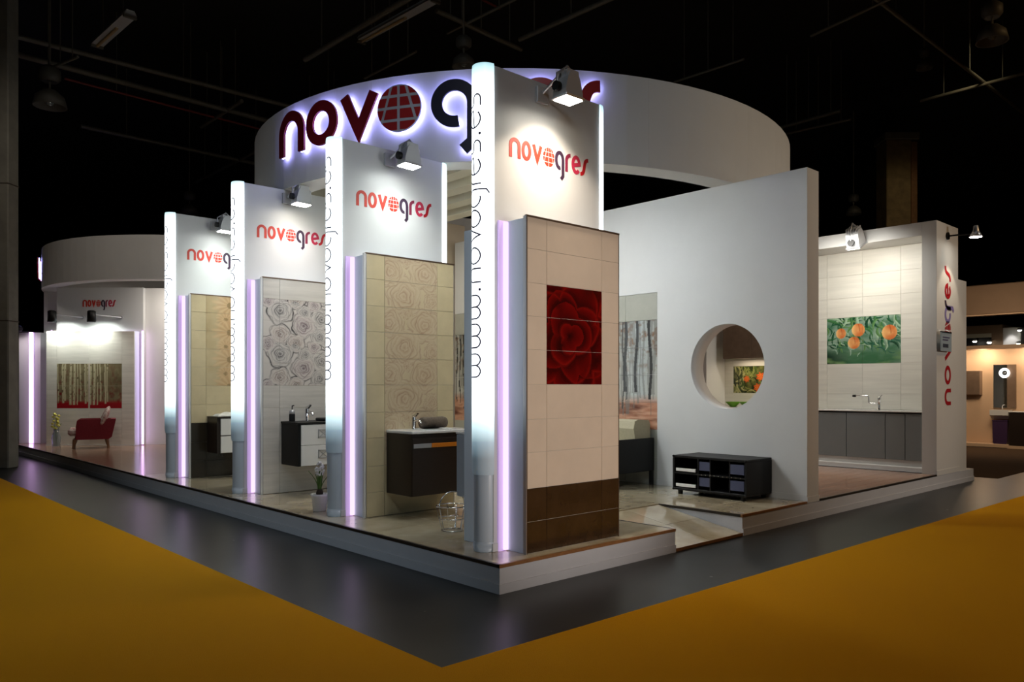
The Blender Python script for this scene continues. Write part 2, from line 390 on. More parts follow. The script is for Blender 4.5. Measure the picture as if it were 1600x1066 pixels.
def p_daisy(X, Z):
    c = mixc(C3((170, 150, 108)), C3((206, 192, 156)), fbm(X * 4 + 2, Z * 4, 12))
    k = 0
    for j in range(0, 6):
        for (cx, cz, R, el) in ((0.38, 0.14 + j * 0.42, 0.32, 0.5), (0.30, 0.36 + j * 0.42, 0.17, 0.8)):
            dx = X - cx; dz = (Z - cz) / 0.8; r = np.sqrt(dx * dx + dz * dz) / R; a = np.arctan2(dz, dx)
            pet = 0.5 + 0.5 * np.cos(a * 13 + j + 0.4 * np.sin(r * 9))
            m = np.clip(1 - (r / (0.72 + 0.28 * pet)) ** 6, 0, 1)
            pc = mixc(C3((190, 152, 108)), C3((214, 186, 144)), pet * 0.8 + 0.2 * r)
            c = mixc(c, pc, m * 0.75)
            c = mixc(c, C3((140, 120, 82)), (r < 0.2) * 0.8)
    return c
def trunks(u, v, n, seed, lo=0.004, hi=0.02):
    rs = np.random.RandomState(seed); out = np.zeros(u.shape); sh = np.zeros(u.shape); occ = np.zeros(u.shape)
    for i in range(n):
        x = rs.rand(); w = lo + (hi - lo) * rs.rand() ** 2; base = 0.1 + 0.28 * rs.rand(); lean = (rs.rand() - 0.5) * 0.03
        d = (u - x - lean * v - 0.004 * np.sin(v * 9 + i)) / w
        m = (np.abs(d) < 1) & (v > base)
        occ = np.where(m, 1 - 0.0 * d, occ); out = np.where(m, rs.rand(), out); sh = np.where(m, d, sh)
    return occ, out, sh
def p_forest(u, v):
    fog = mixc(C3((196, 194, 184)), C3((164, 164, 156)), np.clip(v * 1.2, 0, 1)); 
    c = mixc(fog, C3((176, 186, 188)), np.exp(-((u - 0.93) / 0.05) ** 2) * 0.6)
    c = mixc(c, C3((128, 98, 76)), (fbm(u * 60, v * 24, 21) - 0.5) * 5 * np.clip((v - 0.45) * 3, 0, 1))
    floor = mixc(C3((166, 104, 76)), C3((214, 172, 144)), fbm(u * 30, v * 40, 5))
    floor = mixc(floor, C3((96, 50, 34)), (fbm(u * 12, v * 24, 6) - 0.5) * 3)
    c = mixc(c, floor, np.clip((0.32 - v) * 12 + 0.6 * (vnoise(u * 20, v * 3, 3) - 0.5), 0, 1))
    o, val, d = trunks(u, v, 150, 4, 0.0015, 0.0075)
    c = mixc(c, C3((112, 112, 106)), o * 0.6)
    o, val, d = trunks(u, v, 52, 8, 0.002, 0.006)
    return mixc(c, C3((36, 36, 36)), o * 0.95)
def p_birch(u, v):
    c = mixc(C3((92, 82, 60)), C3((140, 130, 100)), fbm(u * 10, v * 8, 3))
    c = mixc(c, C3((110, 28, 30)), (fbm(u * 12, v * 12, 7) - 0.5) * 4 * np.clip(1.1 - v, 0, 1))
    c = mixc(c, C3((150, 26, 34)), np.clip((0.2 - v) * 12, 0, 1))
    rs = np.random.RandomState(11)
    for i in range(9):
        x = (i + 0.2 + 0.6 * rs.rand()) / 9; w = 0.018 + 0.028 * rs.rand(); b = 0.06 + 0.12 * rs.rand()
        d = (u - x - 0.01 * np.sin(v * 5 + i)) / w; m = (np.abs(d) < 1) & (v > b)
        bark = mixc(C3((198, 190, 158)), C3((150, 140, 108)), np.abs(d) * 0.9)
        bark = mixc(bark, C3((60, 50, 40)), (vnoise(u * 40, v * 22, i) > 0.8) * 0.8)
        c = mixc(c, bark, m * 0.95)
    return c
def leaf_stamps(c, u, v, asp, n, seed, cols, ymin=0.0, ymax=1.0, L=0.16):
    rs = np.random.RandomState(seed)
    for k in range(n):
        x, y = rs.rand(), ymin + (ymax - ymin) * rs.rand(); an = rs.normal(-1.2, 0.6); l = L * (0.6 + 0.8 * rs.rand()); w = l * 0.16
        dx = (u - x) * asp; dy = v - y; p = dx * cos(an) + dy * sin(an); q = -dx * sin(an) + dy * cos(an) + 0.9 * p * p / l * (rs.rand() - 0.5) * 2
        m = (np.abs(p) < l) & (np.abs(q) < w * (1 - (p / l) ** 2))
        col = C3(cols[rs.randint(len(cols))]); sh = 0.75 + 0.35 * (q > 0)
        c = np.where(m[..., None], col * sh[..., None], c)
    return c
def fruit(c, u, v, asp, spots):
    for (x, y, r) in spots:
        dx = (u - x) * asp; dy = (v - y); d = np.sqrt(dx * dx + dy * dy) / r
        pc = mixc(C3((242, 198, 128)), C3((212, 118, 62)), np.clip(0.45 + 0.8 * np.sin(dx / r * 2.0 + 1.2) * d + 0.5 * (fbm(u * 16, v * 16, 2) - 0.5), 0, 1))
        pc = mixc(pc, C3((150, 62, 30)), np.exp(-((dx / r - 0.25 * (1 - d)) / 0.07) ** 2) * (dy > -0.2 * r) * 0.7)
        c = mixc(c, pc, (d < 1).astype(float))
    return c
def p_peach(u, v):
    g = fbm(u * 4, v * 5, 31)
    c = mixc(C3((150, 176, 158)), C3((74, 118, 92)), (g - 0.3) * 2.4)
    c = mixc(c, C3((52, 104, 66)), np.clip((0.42 - v) * 5, 0, 1) * (0.5 + 0.5 * fbm(u * 6, v * 12, 8)))
    c = mixc(c, C3((16, 46, 36)), np.clip((0.36 - v) * 5, 0, 1) * np.clip(0.35 - u, 0, 1) * 3)
    c = mixc(c, C3((120, 156, 100)), np.clip((0.3 - v) * 4, 0, 1) * (fbm(u * 5, v * 9, 18) - 0.5) * 3)
    c = leaf_stamps(c, u, v, 1.56, 90, 5, ((40, 92, 62), (66, 120, 70), (30, 74, 50), (96, 140, 84), (160, 190, 160)), 0.34, 1.05, 0.15)
    c = leaf_stamps(c, u, v, 1.56, 16, 8, ((150, 180, 160), (52, 104, 84)), 0.2, 0.5, 0.11)
    return fruit(c, u, v, 1.56, ((0.2, 0.66, 0.11), (0.44, 0.72, 0.14), (0.38, 0.45, 0.13), (0.855, 0.64, 0.155)))
def p_flowers(u, v):
    g = fbm(u * 8, v * 6, 41); c = mixc(C3((40, 50, 22)), C3((110, 112, 62)), (g - 0.3) * 2.2)
    c = leaf_stamps(c, u, v, 1.3, 70, 3, ((70, 90, 40), (128, 136, 74), (44, 54, 24), (170, 168, 110)), 0, 1.05, 0.2)
    for (x, y, r) in ((0.42, 0.52, 0.13), (0.85, 0.6, 0.17), (0.76, 0.2, 0.16)):
        dx = (u - x) * 1.3; dy = v - y; a = np.arctan2(dy, dx); d = np.sqrt(dx * dx + dy * dy) / (r * (0.85 + 0.2 * np.cos(a * 7)))
        c = mixc(c, mixc(C3((232, 132, 60)), C3((196, 74, 34)), 0.5 + 0.5 * np.cos(a * 7)), (d < 1).astype(float))
    return c

def print_mesh(name, x0, x1, z0, z1, y, nx, nz, fn, m, depth=0.012):
    """box whose front (facing -y) is a fine coloured grid; fn(X,Z) gets world-like local coordinates"""
    xs = np.linspace(x0, x1, nx + 1); zs = np.linspace(z0, z1, nz + 1)
    X, Z = np.meshgrid(xs, zs); col = fn(X, Z)
    n = (nx + 1) * (nz + 1)
    V = [(a, y, b) for a, b in zip(X.ravel(), Z.ravel())]
    Fc = [(j * (nx + 1) + i, j * (nx + 1) + i + 1, (j + 1) * (nx + 1) + i + 1, (j + 1) * (nx + 1) + i) for j in range(nz) for i in range(nx)]
    V += [(x0, y + depth, z0), (x1, y + depth, z0), (x1, y + depth, z1), (x0, y + depth, z1), (x0, y, z0), (x1, y, z0), (x1, y, z1), (x0, y, z1)]
    b = n; Fc += [(b, b + 3, b + 2, b + 1), (b + 4, b, b + 1, b + 5), (b + 5, b + 1, b + 2, b + 6), (b + 6, b + 2, b + 3, b + 7), (b + 7, b + 3, b, b + 4)]
    me = bpy.data.meshes.new(name); me.from_pydata(V, [], Fc)
    at = me.color_attributes.new('Col', 'FLOAT_COLOR', 'POINT')
    full = np.ones((len(V), 4), np.float32); full[:n, :3] = col.reshape(-1, 3); full[n:, :3] = col.reshape(-1, 3).mean(0)
    at.data.foreach_set('color', full.ravel()); me.materials.append(m)
    return me

G = 0.0014   # half joint
def plain_tile(parent, x0, x1, z0, z1, y, m, depth=0.012, name='tile'):
    w, h = x1 - x0 - 2 * G, z1 - z0 - 2 * G
    o = MB().box(0, w, 0, depth, 0, h, 0.0015).obj(name, m, parent, loc=(x0 + G, y, z0 + G)); return o
def printed_tile(parent, x0, x1, z0, z1, y, fn, res, m=None, name='tile'):
    nx = max(2, int((x1 - x0) / res)); nz = max(2, int((z1 - z0) / res))
    return inst(name, print_mesh(name, x0 + G, x1 - G, z0 + G, z1 - G, y, nx, nz, fn, m or M_print), parent)

# ------------------------------------------------------------------ stroke lettering
def arc(cx, cy, rx, ry, a0, a1, n=20):
    return [(cx + rx * cos(radians(a0 + (a1 - a0) * i / n)), cy + ry * sin(radians(a0 + (a1 - a0) * i / n))) for i in range(n + 1)]
def bez(p0, p1, p2, p3, n=18):
    return [tuple((1 - t) ** 3 * p0[k] + 3 * (1 - t) ** 2 * t * p1[k] + 3 * (1 - t) * t * t * p2[k] + t ** 3 * p3[k] for k in (0, 1)) for t in [i / n for i in range(n + 1)]]
def dens(pts, step):
    out = [pts[0]]
    for a, b in zip(pts, pts[1:]):
        k = max(1, int(math.hypot(b[0] - a[0], b[1] - a[1]) / step))
        out += [(a[0] + (b[0] - a[0]) * i / k, a[1] + (b[1] - a[1]) * i / k) for i in range(1, k + 1)]
    return out
def glyph(ch, w, H, s):
    """list of (path, closed), centre lines"""
    h = s / 2; rx = (w - s) / 2
    if ch == 'n': return [([(h, 0)] + arc(w / 2, H - h - rx, rx, rx, 180, 0) + [(w - h, 0)], False)]
    if ch == 'o': return [(arc(w / 2, H / 2, rx, (H - s) / 2, 0, 360, 40)[:-1], True)]
    if ch == 'v': return [([(h * 1.1, H - h * 0.6), (w / 2, h * 1.2), (w - h * 1.1, H - h * 0.6)], False)]
    if ch == 'g':
        ry = (H - s) / 2
        return [(arc(w / 2, H / 2, rx, ry, 283, 0, 40) + [(w - h, -0.30 * H), (w - h - 0.20 * w, -0.30 * H - 0.17 * H)], False)]
    if ch == 'r': 
        r = min(w - h, H - h)
        return [([(h, 0)] + arc(w, H - h - (w - h), w - h, w - h, 180, 90, 14), False)]
    if ch == 'e':
        ry = (H - s) / 2
        return [([(s * 0.9, H * 0.46), (w - h * 1.0, H * 0.56)] + arc(w / 2, H / 2, rx, ry, 8, 318, 36)[1:], False)]
    if ch == 's': return [(bez((0, h), (w * 0.75, h * 0.8), (w * 0.25, H - h * 0.8), (w, H - h), 22), False)]
    if ch == 'S':
        r = (H - s) / 4; return [([(h, h), (w - r - h, h)] + arc(w - r - h, h + r, r, r, -90, 90, 14) + arc(r + h, h + 3 * r, r, r, 270, 90, 14) + [(w - h, H - h)], False)]
    if ch == 'w':
        q = w / 2; r = (q - s * 0.5) / 2
        return [([(h, H * 0.72)] + arc(h + r, h + r, r, r, 180, 360, 16) + [(h + 2 * r, H * 0.72)], False),
                ([(h + 2 * r, H * 0.72)] + arc(h + 3 * r, h + r, r, r, 180, 360, 16) + [(h + 4 * r, H * 0.72)], False)]
    if ch == '.': return [(arc(w / 2, s, s * 0.3, s * 0.3, 0, 360, 10)[:-1], True)]
def ribbon(mb, path, closed, s, MAP, T, step):
    if closed: path = path + [path[0]]
    p = dens(path, step); 
    if closed: p = p[:-1]
    n = len(p); Lf = []; Rt = []
    for i in range(n):
        if closed: a, b, c = p[i - 1], p[i], p[(i + 1) % n]
        else: a, b, c = p[max(i - 1, 0)], p[i], p[min(i + 1, n - 1)]
        t1 = np.array([b[0] - a[0], b[1] - a[1]]); t2 = np.array([c[0] - b[0], c[1] - b[1]])
        l1 = np.hypot(*t1); l2 = np.hypot(*t2)
        t1 = t1 / l1 if l1 > 1e-9 else t2 / l2; t2 = t2 / l2 if l2 > 1e-9 else t1
        n1 = np.array([-t1[1], t1[0]]); n2 = np.array([-t2[1], t2[0]]); m = n1 + n2; m = m / max(np.hypot(*m), 1e-6)
        k = min(1 / max(m @ n1, 0.3), 2.2) * s / 2
        Lf.append((b[0] + m[0] * k, b[1] + m[1] * k)); Rt.append((b[0] - m[0] * k, b[1] - m[1] * k))
    vs = []
    for i in range(n): vs += [MAP(*Lf[i], T), MAP(*Rt[i], T), MAP(*Lf[i], 0), MAP(*Rt[i], 0)]
    fs = []
    for i in range(n if closed else n - 1):
        a = 4 * i; b = 4 * ((i + 1) % n)
        fs += [(a, b, b + 1, a + 1), (a + 2, a + 3, b + 3, b + 2), (a, a + 2, b + 2, b), (a + 1, b + 1, b + 3, a + 3)]
    if not closed: fs += [(0, 1, 3, 2), (4 * n - 4, 4 * n - 2, 4 * n - 1, 4 * n - 3)]
    mb.add(vs, fs)
def letter(ch, u0, w, H, s, MAP, T=0.004, step=0.05):
    mb = MB()
    for path, closed in glyph(ch, w, H, s): ribbon(mb, [(u0 + a, b) for a, b in path], closed, s, MAP, T, step)
    return mb
def globe_patches(u0, w, v0, H, MAP, T, gap=0.1):
    """curved grid patches of a globe: three parallels, a straight middle meridian and two leaning ones"""
    mb = MB(); cx = u0 + w / 2; cy = v0 + H / 2
    lat = [-1.0, -0.52, 0.02, 0.52, 1.0]
    def merid(k, y):   # leaning meridians, wider apart below
        return {0: -2.0, 1: -0.62 + 0.30 * y, 2: 0.0, 3: 0.62 - 0.30 * y, 4: 2.0}[k]
    for a in range(4):
        for k in range(4):
            y0 = lat[a] + gap / 2; y1 = lat[a + 1] - gap / 2
            top = []; bot = []; ok = True; rows = []
            for j in range(7):
                y = y0 + (y1 - y0) * j / 6; half = sqrt(max(0, 1 - y * y))
                xa = max(merid(k, y) + gap / 2, -half); xb = min(merid(k + 1, y) - gap / 2, half)
                if xb - xa > 0.02: rows.append((y, xa, xb))
            if len(rows) < 2: continue
            vs = []
            for (y, xa, xb) in rows:
                for i in range(5):
                    x = xa + (xb - xa) * i / 4; vs.append(MAP(cx + x * w / 2, cy + y * H / 2, T))
            n = len(vs)
            for (y, xa, xb) in rows:
                for i in range(5):
                    x = xa + (xb - xa) * i / 4; vs.append(MAP(cx + x * w / 2, cy + y * H / 2, 0))
            fs = [(j * 5 + i, j * 5 + i + 1, j * 5 + i + 6, j * 5 + i + 5) for j in range(len(rows) - 1) for i in range(4)]
            ring = [i for i in range(5)] + [j * 5 + 4 for j in range(1, len(rows))] + [(len(rows) - 1) * 5 + i for i in (3, 2, 1, 0)] + [j * 5 for j in range(len(rows) - 2, 0, -1)]
            fs += [(ring[i], ring[(i + 1) % len(ring)], ring[(i + 1) % len(ring)] + n, ring[i] + n) for i in range(len(ring))]
            mb.add(vs, fs)
    return mb
def disc_mb(u0, w, v0, H, MAP, T, n=40, rings=6):
    mb = MB(); cx = u0 + w / 2; cy = v0 + H / 2; vs = [MAP(cx, cy, T)]
    for r in range(1, rings + 1):
        for k in range(n):
            a = 2 * pi * k / n; vs.append(MAP(cx + cos(a) * w / 2 * r / rings, cy + sin(a) * H / 2 * r / rings, T))
    fs = [(0, 1 + k, 1 + (k + 1) % n) for k in range(n)]
    fs += [(1 + (r - 1) * n + k, 1 + r * n + k, 1 + r * n + (k + 1) % n, 1 + (r - 1) * n + (k + 1) % n) for r in range(1, rings) for k in range(n)]
    o = len(vs)
    for k in range(n):
        a = 2 * pi * k / n; vs.append(MAP(cx + cos(a) * w / 2, cy + sin(a) * H / 2, 0))
    fs += [(1 + (rings - 1) * n + k, o + k, o + (k + 1) % n, 1 + (rings - 1) * n + (k + 1) % n) for k in range(n)]
    fs.append(tuple(o + k for k in range(n)))
    return mb.add(vs, fs)

LOGO = [('n', 0.0, 0.135, 'logo_orange'), ('o', 0.146, 0.115, 'logo_orange'), ('v', 0.272, 0.128, 'logo_orange'), ('globe', 0.408, 0.14, 'logo_orange'),
        ('g', 0.556, 0.122, 'logo_plum'), ('r', 0.69, 0.07, 'logo_wine'), ('e', 0.775, 0.122, 'logo_pink'), ('s', 0.893, 0.107, 'logo_red')]
def small_logo(parent, MAP, scale=1.0, H=0.172, s=0.03, T=0.003, name='logo_letter', mats=None):
    for i, (ch, u, w, m) in enumerate(LOGO):
        if mats: m = mats[i]
        if ch == 'globe': mb = globe_patches(u * scale, w * scale, 0.0, H * 1.0, MAP, T, 0.10); nm = 'logo_globe'
        else: mb = letter(ch, u * scale, w * scale, H, s, MAP, T, 0.04); nm = name
        mb.obj(nm, MATS[m], parent)

# ------------------------------------------------------------------ the hall
ZT = 0.2267
fl = MB().box(-40, 60, -40, 60, -0.2, 0.0).obj('floor', M_floor); tag(fl, 'dark grey polished concrete hall floor', kind='structure')
ce = MB().box(-40, 60, -40, 60, 11.0, 11.2).obj('ceiling', M_ceil); tag(ce, 'black hall ceiling lost in the dark', kind='structure')

for nm, q in (('wall_north', (-40, 60, 59.6, 60)), ('wall_east', (59.6, 60, -40, 60))):
    w_ = MB().box(q[0], q[1], q[2], q[3], 0, 11.0).obj(nm, M_ceil); tag(w_, 'dark far hall wall', kind='structure')

def carpet(name, poly, label, m, h=0.006):
    o = MB().prism(poly, 0.0, h).obj(name, m); return tag(o, label, 'carpet')
carpet('aisle_carpet', [(-1.283, -0.988), (-1.283, 30), (-14, 30), (-14, -14), (30, -14), (30, -1.6), (9.164, -1.182)], 'L shaped ochre carpet running along both aisles around the stand', M_carpet)
carpet('aisle_carpet', [(11.3, -0.22), (18.88, -0.22), (18.88, 9), (11.3, 9)], 'dark brown carpet in front of the warm lit booth at right', M_brown_carpet)

# concrete pillar at the left
pl = thing('concrete_pillar', 'tall rough concrete pillar cut by the left edge of the photo', 'pillar', (-1.06, 14.0, 0), TH - pi / 2)
mb = MB().box(-1.5, 0.30, -0.02, 0.3, 0, 11.0, 0.02); mb.obj('shaft', M_concrete, pl)
for z in (2.9, 5.6): MB().box(-1.504, 0.304, -0.024, 0.304, z, z + 0.02).obj('casting_joint', M_soil, pl)
# pillar seen above the kitchen wall
pl = thing('clad_pillar', 'brown clad pillar rising behind the kitchen wall at right', 'pillar', (21.6, 5.5, 0), TH - pi / 2)
MB().box(-0.48, 0.30, 0, 0.8, 0, 9.5, 0.02).obj('shaft', mat('brown_cladding', rgb(120, 100, 64), 0.7, noise=0.4, nscale=4), pl)
MB().box(0.30, 0.50, -0.02, 0.8, 0, 9.45, 0.02).obj('corner_profile', M_woodleg, pl)
MB().box(-0.54, 0.56, -0.06, 0.86, 9.5, 9.75, 0.03).obj('capital', M_steel, pl)

M_bay = mat('dusty_grey_shade', rgb(74, 72, 66), 0.6, noise=0.2, nscale=6)
# roof services hanging under the ceiling
def rod(name, a, b, r, m, label, cat, group=None, flat=False):
    t = thing(name, label, cat, ((a[0] + b[0]) / 2, (a[1] + b[1]) / 2, (a[2] + b[2]) / 2), 0, group)
    c = t.location
    A = (a[0] - c[0], a[1] - c[1], a[2] - c[2]); B = (b[0] - c[0], b[1] - c[1], b[2] - c[2])
    MB().tube([A, B], r, 8).obj('run', m, t)
    n = 3
    for i in range(n):
        f = 0.15 + 0.7 * i / (n - 1); q = tuple(A[k] + (B[k] - A[k]) * f for k in range(3))
        MB().tube([q, (q[0], q[1], 11.0 - c[2])], 0.012, 6).obj('hanger', M_steel, t)
    return t
Zr = 9.0
rod('roof_beam', (-2.5, 15.45, 9.15), (8.5, 15.25, 9.15), 0.06, M_steel, 'upper grey steel rail crossing the dark roof at upper left', 'beam')
rod('roof_beam', (-2.5, 15.95, Zr), (9.5, 16.6, Zr), 0.07, M_steel, 'lower grey steel rail crossing the dark roof at upper left', 'beam')
rod('sprinkler_pipe', (0.8, 16.9, Zr), (8.5, 17.4, Zr), 0.03, M_redpipe, 'thin red pipe under the steel rails at upper left', 'pipe')
rod('sprinkler_pipe', (3.2, 8.3, 10.0), (7.4, 8.6, 10.0), 0.025, M_redpipe, 'thin red pipe above the curved sign fascia', 'pipe')
rod('roof_beam', (4.44, 11.9, Zr), (4.55, 7.0, Zr), 0.06, M_steel, 'long slanting steel rail above the left end of the lit sign', 'beam')
rod('roof_beam', (5.2, 7.95, Zr), (7.6, 8.12, Zr), 0.05, M_steel, 'short steel rail meeting another above the tallest light column', 'beam')
rod('roof_beam', (5.95, 8.6, Zr), (6.05, 5.4, Zr), 0.03, M_steel, 'thin slanting conduit above the tallest light column', 'conduit')
rod('roof_beam', (7.24, 7.78, Zr), (7.32, 4.8, Zr), 0.05, M_steel, 'slanting steel rail above the middle of the curved fascia', 'beam')
rod('roof_beam', (11.55, 3.4, Zr), (10.9, 0.5, Zr), 0.03, M_steel, 'thin conduit ending in mid air at upper right', 'conduit')
rod('roof_beam', (10.2, 1.83, Zr + 0.05), (22.0, 1.68, Zr + 0.05), 0.04, M_steel, 'long rail running down to the right edge of the dark roof', 'beam')
rod('roof_beam', (11.5, 6.9, Zr), (11.55, 5.0, Zr), 0.03, M_steel, 'thin conduit just above the right half of the curved fascia', 'conduit')
rod('roof_beam', (17.1, 3.25, Zr), (16.95, -0.6, Zr), 0.04, M_steel, 'rail beside the brown clad pillar at upper right', 'beam')
rod('roof_beam', (16.4, 6.9, Zr), (16.3, 5.0, Zr), 0.05, M_steel, 'upper of two short rails right of the curved fascia', 'beam')
rod('roof_beam', (17.0, 6.95, Zr), (17.15, 5.1, Zr), 0.04, M_steel, 'lower of two short rails right of the curved fascia', 'beam')
rod('roof_beam', (5.97, 11.9, Zr), (6.0, 9.8, Zr), 0.03, M_steel, 'short conduit right above the red globe of the lit sign', 'conduit')
rod('roof_beam', (4.48, 18.2, Zr), (4.47, 15.4, Zr), 0.05, M_steel, 'short rail crossing the red pipe at upper left', 'beam')
rod('roof_beam', (0.1, 15.6, 8.6), (0.45, 14.2, 8.6), 0.03, M_steel, 'thin rod slanting down beside the leftmost hanging lamp', 'conduit')
rod('roof_beam', (2.0, 20.5, Zr), (10.0, 20.8, Zr), 0.06, M_steel, 'far steel rail low in the dark left of the curved sign', 'beam')
rod('roof_beam', (6.6, 24.5, Zr), (6.6, 18.5, Zr), 0.05, M_steel, 'far slanting rail above the second light column', 'beam')
def tube_light(a, b, label, w=0.17):
    L = math.hypot(b[0] - a[0], b[1] - a[1]); t = thing('tube_light', label, 'light fixture', a, atan2(b[1] - a[1], b[0] - a[0]))
    MB().prism([(-w / 2, 0), (w / 2, 0), (w * 0.3, 0.1), (-w * 0.3, 0.1)], 0, L, 'x').obj('reflector', M_lampgrey, t)
    MB().tube([(0.05, 0.0, -0.02), (L * 0.62, 0.0, -0.02)], 0.03, 8).obj('tube', M_bulb_off, t)
    MB().box(0, 0.06, -w / 2, w / 2, -0.05, 0.02).obj('end_cap', M_steel, t); MB().box(L - 0.06, L, -w / 2, w / 2, -0.05, 0.02).obj('end_cap', M_steel, t)
    for f in (0.2, 0.8): MB().tube([(L * f, 0, 0.1), (L * f, 0, 11.0 - a[2])], 0.01, 6).obj('hanger', M_steel, t)
tube_light((0.78, 14.1, 8.9), (0.87, 12.1, 8.9), 'tan fluorescent fixture hanging at top left of the dark roof', 0.24)
tube_light((4.85, 10.2, Zr), (4.95, 7.6, Zr), 'long grey fluorescent fixture above the v of the lit sign', 0.2)
def bay_lamp(x, y, z, label, s=1.0):
    t = thing('high_bay_lamp', label, 'hanging lamp', (x, y, z), 0)
    MB().lathe([(0.10 * s, 0.16 * s), (0.22 * s, 0.05 * s), (0.26 * s, -0.12 * s), (0.245 * s, -0.12 * s), (0.2 * s, 0.03 * s), (0.08 * s, 0.12 * s)], n=24).obj('shade', M_bay, t)
    MB().lathe([(0.12 * s, 0.30 * s), (0.17 * s, 0.36 * s), (0.17 * s, 0.5 * s), (0.10 * s, 0.56 * s)], n=16).obj('ballast', M_bay, t)
    MB().tube([(0, 0, 0.14 * s), (0, 0, 11.0 - z)], 0.02, 8).obj('stem', M_steel, t)
    MB().ellipsoid((0, 0, -0.02 * s), (0.07 * s, 0.07 * s, 0.09 * s)).obj('bulb', M_glass, t)
bay_lamp(0.04, 14.7, 7.72, 'unlit bell lamp hanging beside the concrete pillar at left', 1.25)
bay_lamp(11.16, -0.17, 7.75, 'unlit bell lamp hanging at the top right corner', 1.0)
bay_lamp(5.65, 22.4, 7.5, 'far unlit bell lamp above the second light column from left', 1.1)
bay_lamp(22.1, 7.3, 7.6, 'far unlit bell lamp right of the curved fascia', 1.0)
bay_lamp(5.6, 7.6, 8.0, 'unlit bell lamp peeping over the curved fascia by the tallest light column', 0.9)
bay_lamp(15.6, 2.6, 9.3, 'small unlit lamp high above the kitchen wall', 0.7)

# ------------------------------------------------------------------ stand platform
pf = thing('stand_platform', 'white plinth platform with polished tiles carrying the whole exhibition stand', 'platform', (0, 0, 0))
b = MB()
for (x0, x1, y0, y1) in ((0, 2.244, 0, 1.124), (3.442, 10.75, 0, 1.124), (0, 10.75, 1.124, 8.0), (0, 9.0, 8.0, 20.2)): b.box(x0, x1, y0, y1, 0, ZT - 0.024)
b.obj('plinth', M_plinth, pf)
MB().box(-0.012, 0, -0.012, 20.2, 0, 0.075).obj('skirting', M_plinth, pf)
MB().box(0, 2.244, -0.012, 0, 0, 0.075).obj('skirting', M_plinth, pf)
MB().box(3.442, 10.75, -0.012, 0, 0, 0.075).obj('skirting', M_plinth, pf)
MB().box(-0.006, 0.02, 0, 20.2, ZT - 0.026, ZT + 0.001).obj('edge_trim', M_darkedge, pf)
MB().box(-0.006, 2.25, -0.006, 0.02, ZT - 0.026, ZT + 0.001).obj('edge_trim', M_edge, pf)
MB().box(3.436, 4.87, -0.006, 0.02, ZT - 0.026, ZT + 0.001).obj('edge_trim', M_edge, pf)
MB().box(5.165, 9.05, -0.006, 0.02, ZT - 0.026, ZT + 0.001).obj('edge_trim', M_darkedge, pf)
MB().box(2.23, 2.25, 0.02, 1.124, ZT - 0.026, ZT + 0.001).obj('edge_trim', M_darkedge, pf)
MB().box(3.436, 3.456, 0.02, 1.124, ZT - 0.026, ZT + 0.001).obj('edge_trim', M_darkedge, pf)
# floor tiles, one by one
def floor_tiles(x0, x1, y0, y1, sx, sy, m, name='floor_tile'):
    cache = {}
    nx = max(1, round((x1 - x0) / sx)); ny = max(1, round((y1 - y0) / sy)); dx = (x1 - x0) / nx; dy = (y1 - y0) / ny
    me = MB().box(0.0015, dx - 0.0015, 0.0015, dy - 0.0015, 0, 0.0225, 0.001).mesh(name, m)
    for i in range(nx):
        for j in range(ny): inst(name, me, pf, (x0 + i * dx, y0 + j * dy, ZT - 0.0235))
floor_tiles(0.02, 2.23, 0.02, 1.124, 0.74, 0.55, M_ftile)
floor_tiles(3.456, 4.872, 0.02, 1.124, 0.72, 0.55, M_ftile)
floor_tiles(0.02, 4.872, 1.124, 8.6, 0.81, 0.75, M_ftile)
floor_tiles(0.02, 5.0, 8.6, 20.2, 1.25, 0.29, M_plank, 'floor_plank')
floor_tiles(5.165, 9.04, 0.02, 4.3, 1.3, 0.215, M_plank, 'floor_plank')
# access ramp
rp = thing('access_ramp', 'polished tile ramp leading up between the two platform corners', 'ramp', (2.843, 0, 0))
MB().prism([(0, 0.0), (1.12, 0.0), (1.12, ZT - 0.03), (0, 0.012)], -0.592, 0.592, 'x').obj('base', M_darkedge, rp)
for i in range(2):
    for j in range(2):
        def zz(y): return 0.012 + (ZT - 0.042) * y / 1.12
        xa, xb = -0.592 + i * 0.592 + 0.002, (i) * 0.592 - 0.002; ya, yb = j * 0.56 + 0.002, j * 0.56 + 0.557
        mb = MB(); vs = [(x, y, zz(y) + t) for t in (0, 0.02) for y in (ya, yb) for x in (xa, xb)]
        mb.add(vs, [(0, 2, 3, 1), (4, 5, 7, 6), (0, 1, 5, 4), (2, 6, 7, 3), (0, 4, 6, 2), (1, 3, 7, 5)]); mb.obj('floor_tile', M_ftile, rp)
MB().box(-0.592, 0.592, -0.012, 0.0, 0.004, 0.034).obj('edge_trim', M_edge, rp)

